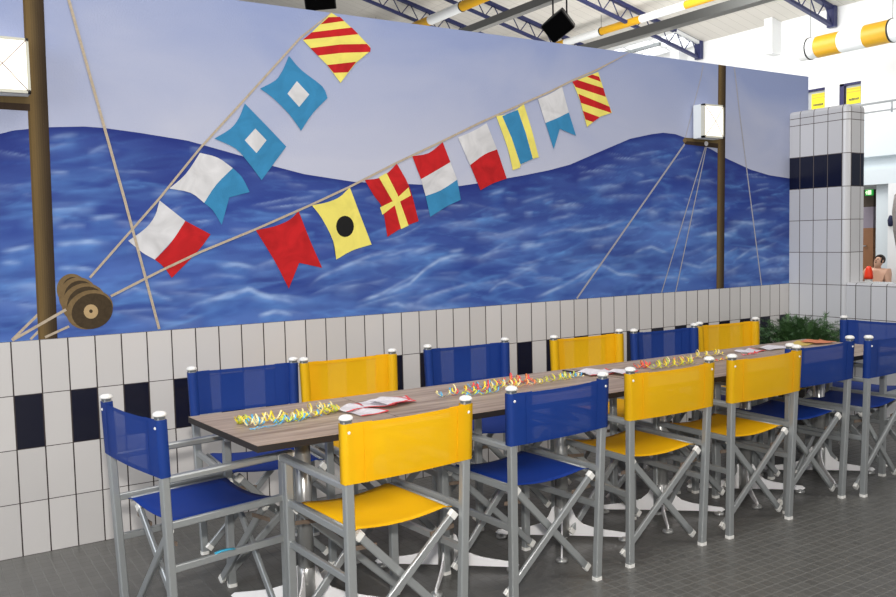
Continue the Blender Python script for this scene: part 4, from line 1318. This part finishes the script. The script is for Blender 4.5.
for s in 'RL':
    E_ += [('chest', 'sh' + s), ('sh' + s, 'el' + s), ('el' + s, 'wr' + s), ('wr' + s, 'hd' + s), ('pel', 'hi' + s), ('hi' + s, 'kn' + s), ('kn' + s, 'an' + s), ('an' + s, 'to' + s)]
    h0 = Vector(J['hd' + s][0]); d = (h0 - Vector(J['wr' + s][0])); d.z *= 0.3; d.normalize(); n = d.cross(Vector((0, 0, 1))).normalized()
    for q, (off, ln) in enumerate(((-0.024, 0.055), (-0.008, 0.07), (0.008, 0.066), (0.024, 0.05))):
        a = h0 + d * 0.035 + n * off; b_ = a + d * ln * 0.55 + Vector((0, 0, -0.004)); c = a + d * ln + Vector((0, 0, -0.014))
        J['f%s%d' % (s, q)] = (tuple(a), 0.009); J['g%s%d' % (s, q)] = (tuple(b_), 0.0085); J['k%s%d' % (s, q)] = (tuple(c), 0.007)
        E_ += [('hd' + s, 'f%s%d' % (s, q)), ('f%s%d' % (s, q), 'g%s%d' % (s, q)), ('g%s%d' % (s, q), 'k%s%d' % (s, q))]
    a = h0 + n * 0.035 * (1 if s == 'R' else -1); b_ = a + d * 0.03 + n * 0.02 * (1 if s == 'R' else -1)
    J['t%s' % s] = (tuple(a), 0.011); J['u%s' % s] = (tuple(b_), 0.009); E_ += [('hd' + s, 't' + s), ('t' + s, 'u' + s)]
body = skin_mesh('body', (J, E_, 'pel'))
body.materials.clear(); body.materials.append(M['skin']); body.materials.append(M['hair'])
# face: nose, brow, ears, eyes and mouth melted onto the head
bm = bmesh.new(); bm.from_mesh(body)
hc = Vector((-0.005, -0.055, 0.825)); up = Vector((0.10, -0.22, 1)).normalized(); fwd = Vector((-1, 0.15, 0.28)); fwd = (fwd - up * fwd.dot(up)).normalized(); sd = up.cross(fwd).normalized()


def blob(c, r_, sc, mi):
    mm = Matrix.Translation(c) @ Matrix((fwd, sd, up)).transposed().to_4x4() @ Matrix.Diagonal((*sc, 1))
    g_ = bmesh.ops.create_icosphere(bm, subdivisions=2, radius=r_, matrix=mm)
    for f in {f for v in g_['verts'] for f in v.link_faces}: f.material_index = mi; f.smooth = True


blob(hc + fwd * 0.088, 0.018, (1.0, 0.75, 1.5), 0)
for s in (-1, 1):
    blob(hc + sd * s * 0.088 + up * 0.005, 0.022, (0.7, 0.4, 1.3), 0)
    blob(hc + fwd * 0.076 + sd * s * 0.032 + up * 0.024, 0.010, (0.7, 1.3, 0.7), 1)
    blob(hc + fwd * 0.078 + sd * s * 0.034 + up * 0.040, 0.012, (0.6, 1.6, 0.4), 1)
blob(hc + fwd * 0.074 - up * 0.042, 0.016, (0.5, 1.5, 0.4), 1)
bm.to_mesh(body); bm.free()
man = empty('person', (MX, MY, 0), label='bare-chested dark-haired bather beyond the low tiled wall, head tipped back', cat='person')
bo = bpy.data.objects.new('body', body); COL.objects.link(bo); bo.parent = man
hm = bmesh.new()
bmesh.ops.create_uvsphere(hm, u_segments=20, v_segments=12, radius=0.100, matrix=Matrix.Translation(hc + up * 0.022 - fwd * 0.018) @ Matrix((fwd, sd, up)).transposed().to_4x4() @ Matrix.Diagonal((1.0, 0.92, 1.0, 1)))
dl = [v for v in hm.verts if (v.co - hc).dot(fwd) > 0.045 and (v.co - hc).dot(up) < 0.075 or (v.co - hc).dot(up) < -0.03]
bmesh.ops.delete(hm, geom=dl, context='VERTS')
hme = bpy.data.meshes.new('hair'); hm.to_mesh(hme); hm.free(); hme.materials.append(M['hair'])
for p in hme.polygons: p.use_smooth = True
ho = bpy.data.objects.new('hair', hme); COL.objects.link(ho); ho.parent = man
tr = MB()
tr.lathe([(0.155, 0.02), (0.165, 0.10), (0.158, 0.2)], n=20)
for s in (-1, 1): tr.tube([(-0.06, s * 0.10, 0.105), (-0.30, s * 0.135, 0.105)], [0.115, 0.095], 14)
tr.build('swim_trunks', M['trunks'], man)
bc = on_x(868.7, 275, 13.6)
bk = empty('toy_bucket', (13.6, bc.y, 0), label='orange red plastic bucket shape in front of the bather', cat='bucket')
bk.scale = (1, 1, 1.1)
MB().lathe([(0.075, 0.0), (0.06, 0.50), (0.055, 0.56)], n=16).build('stand', M['white_plastic'], bk)
MB().lathe([(0.072, 0.52), (0.072, 0.56), (0.060, 0.64), (0.046, 0.69), (0.03, 0.715), (0, 0.72)], n=18).build('bucket_body', M['orange'], bk)

# ------------------------------------------------------------------ light
wd = bpy.data.worlds.new('world'); scn.world = wd; wd.use_nodes = True
bg = wd.node_tree.nodes['Background']
tc = wd.node_tree.nodes.new('ShaderNodeTexCoord'); gr = wd.node_tree.nodes.new('ShaderNodeTexGradient')
bg.inputs['Color'].default_value = (0.93, 0.95, 1.0, 1); bg.inputs['Strength'].default_value = 0.46


def area(name, loc, target, size, power, color=(1, 1, 1), size_y=None):
    l = bpy.data.lights.new(name, 'AREA'); l.energy = power; l.color = color; l.size = size
    if size_y: l.shape = 'RECTANGLE'; l.size_y = size_y
    o = bpy.data.objects.new(name, l); COL.objects.link(o); o.location = loc
    o.rotation_euler = (Vector(target) - Vector(loc)).to_track_quat('-Z', 'Y').to_euler()
    return o


area('window_light_left', (-7, -2.5, 3.6), (2, -1.2, 0.9), 4.5, 320, (0.86, 0.92, 1.0))
area('front_fill_light', (6.2, -7.5, 3.6), (5.4, -0.3, 1.3), 2.5, 95, (1.0, 0.96, 0.90))  # added warm fill for the pillar's front side and wall tiles, not a window
area('roof_light', (1.5, -2.6, 7.0), (1.8, -1.2, 0), 5, 270, (1.0, 0.97, 0.93))
area('far_hall_light', (13.0, 9, 7.0), (18, 8.5, 4.6), 4, 470, (1.0, 0.99, 0.97))
area('far_gallery_light', (11.5, 3.5, 5.6), (16, 5, 2.0), 4, 230, (0.95, 0.98, 1.0))
area('far_ceiling_bounce', (11.5, 13, 1.0), (12, 13, 8.5), 6, 620, (1.0, 0.98, 0.95))
area('camera_flash', (CAM.x + 0.03, CAM.y + 0.05, CAM.z + 0.22), (1.6, -1.4, 0.7), 0.10, 76, (1.0, 0.97, 0.92))
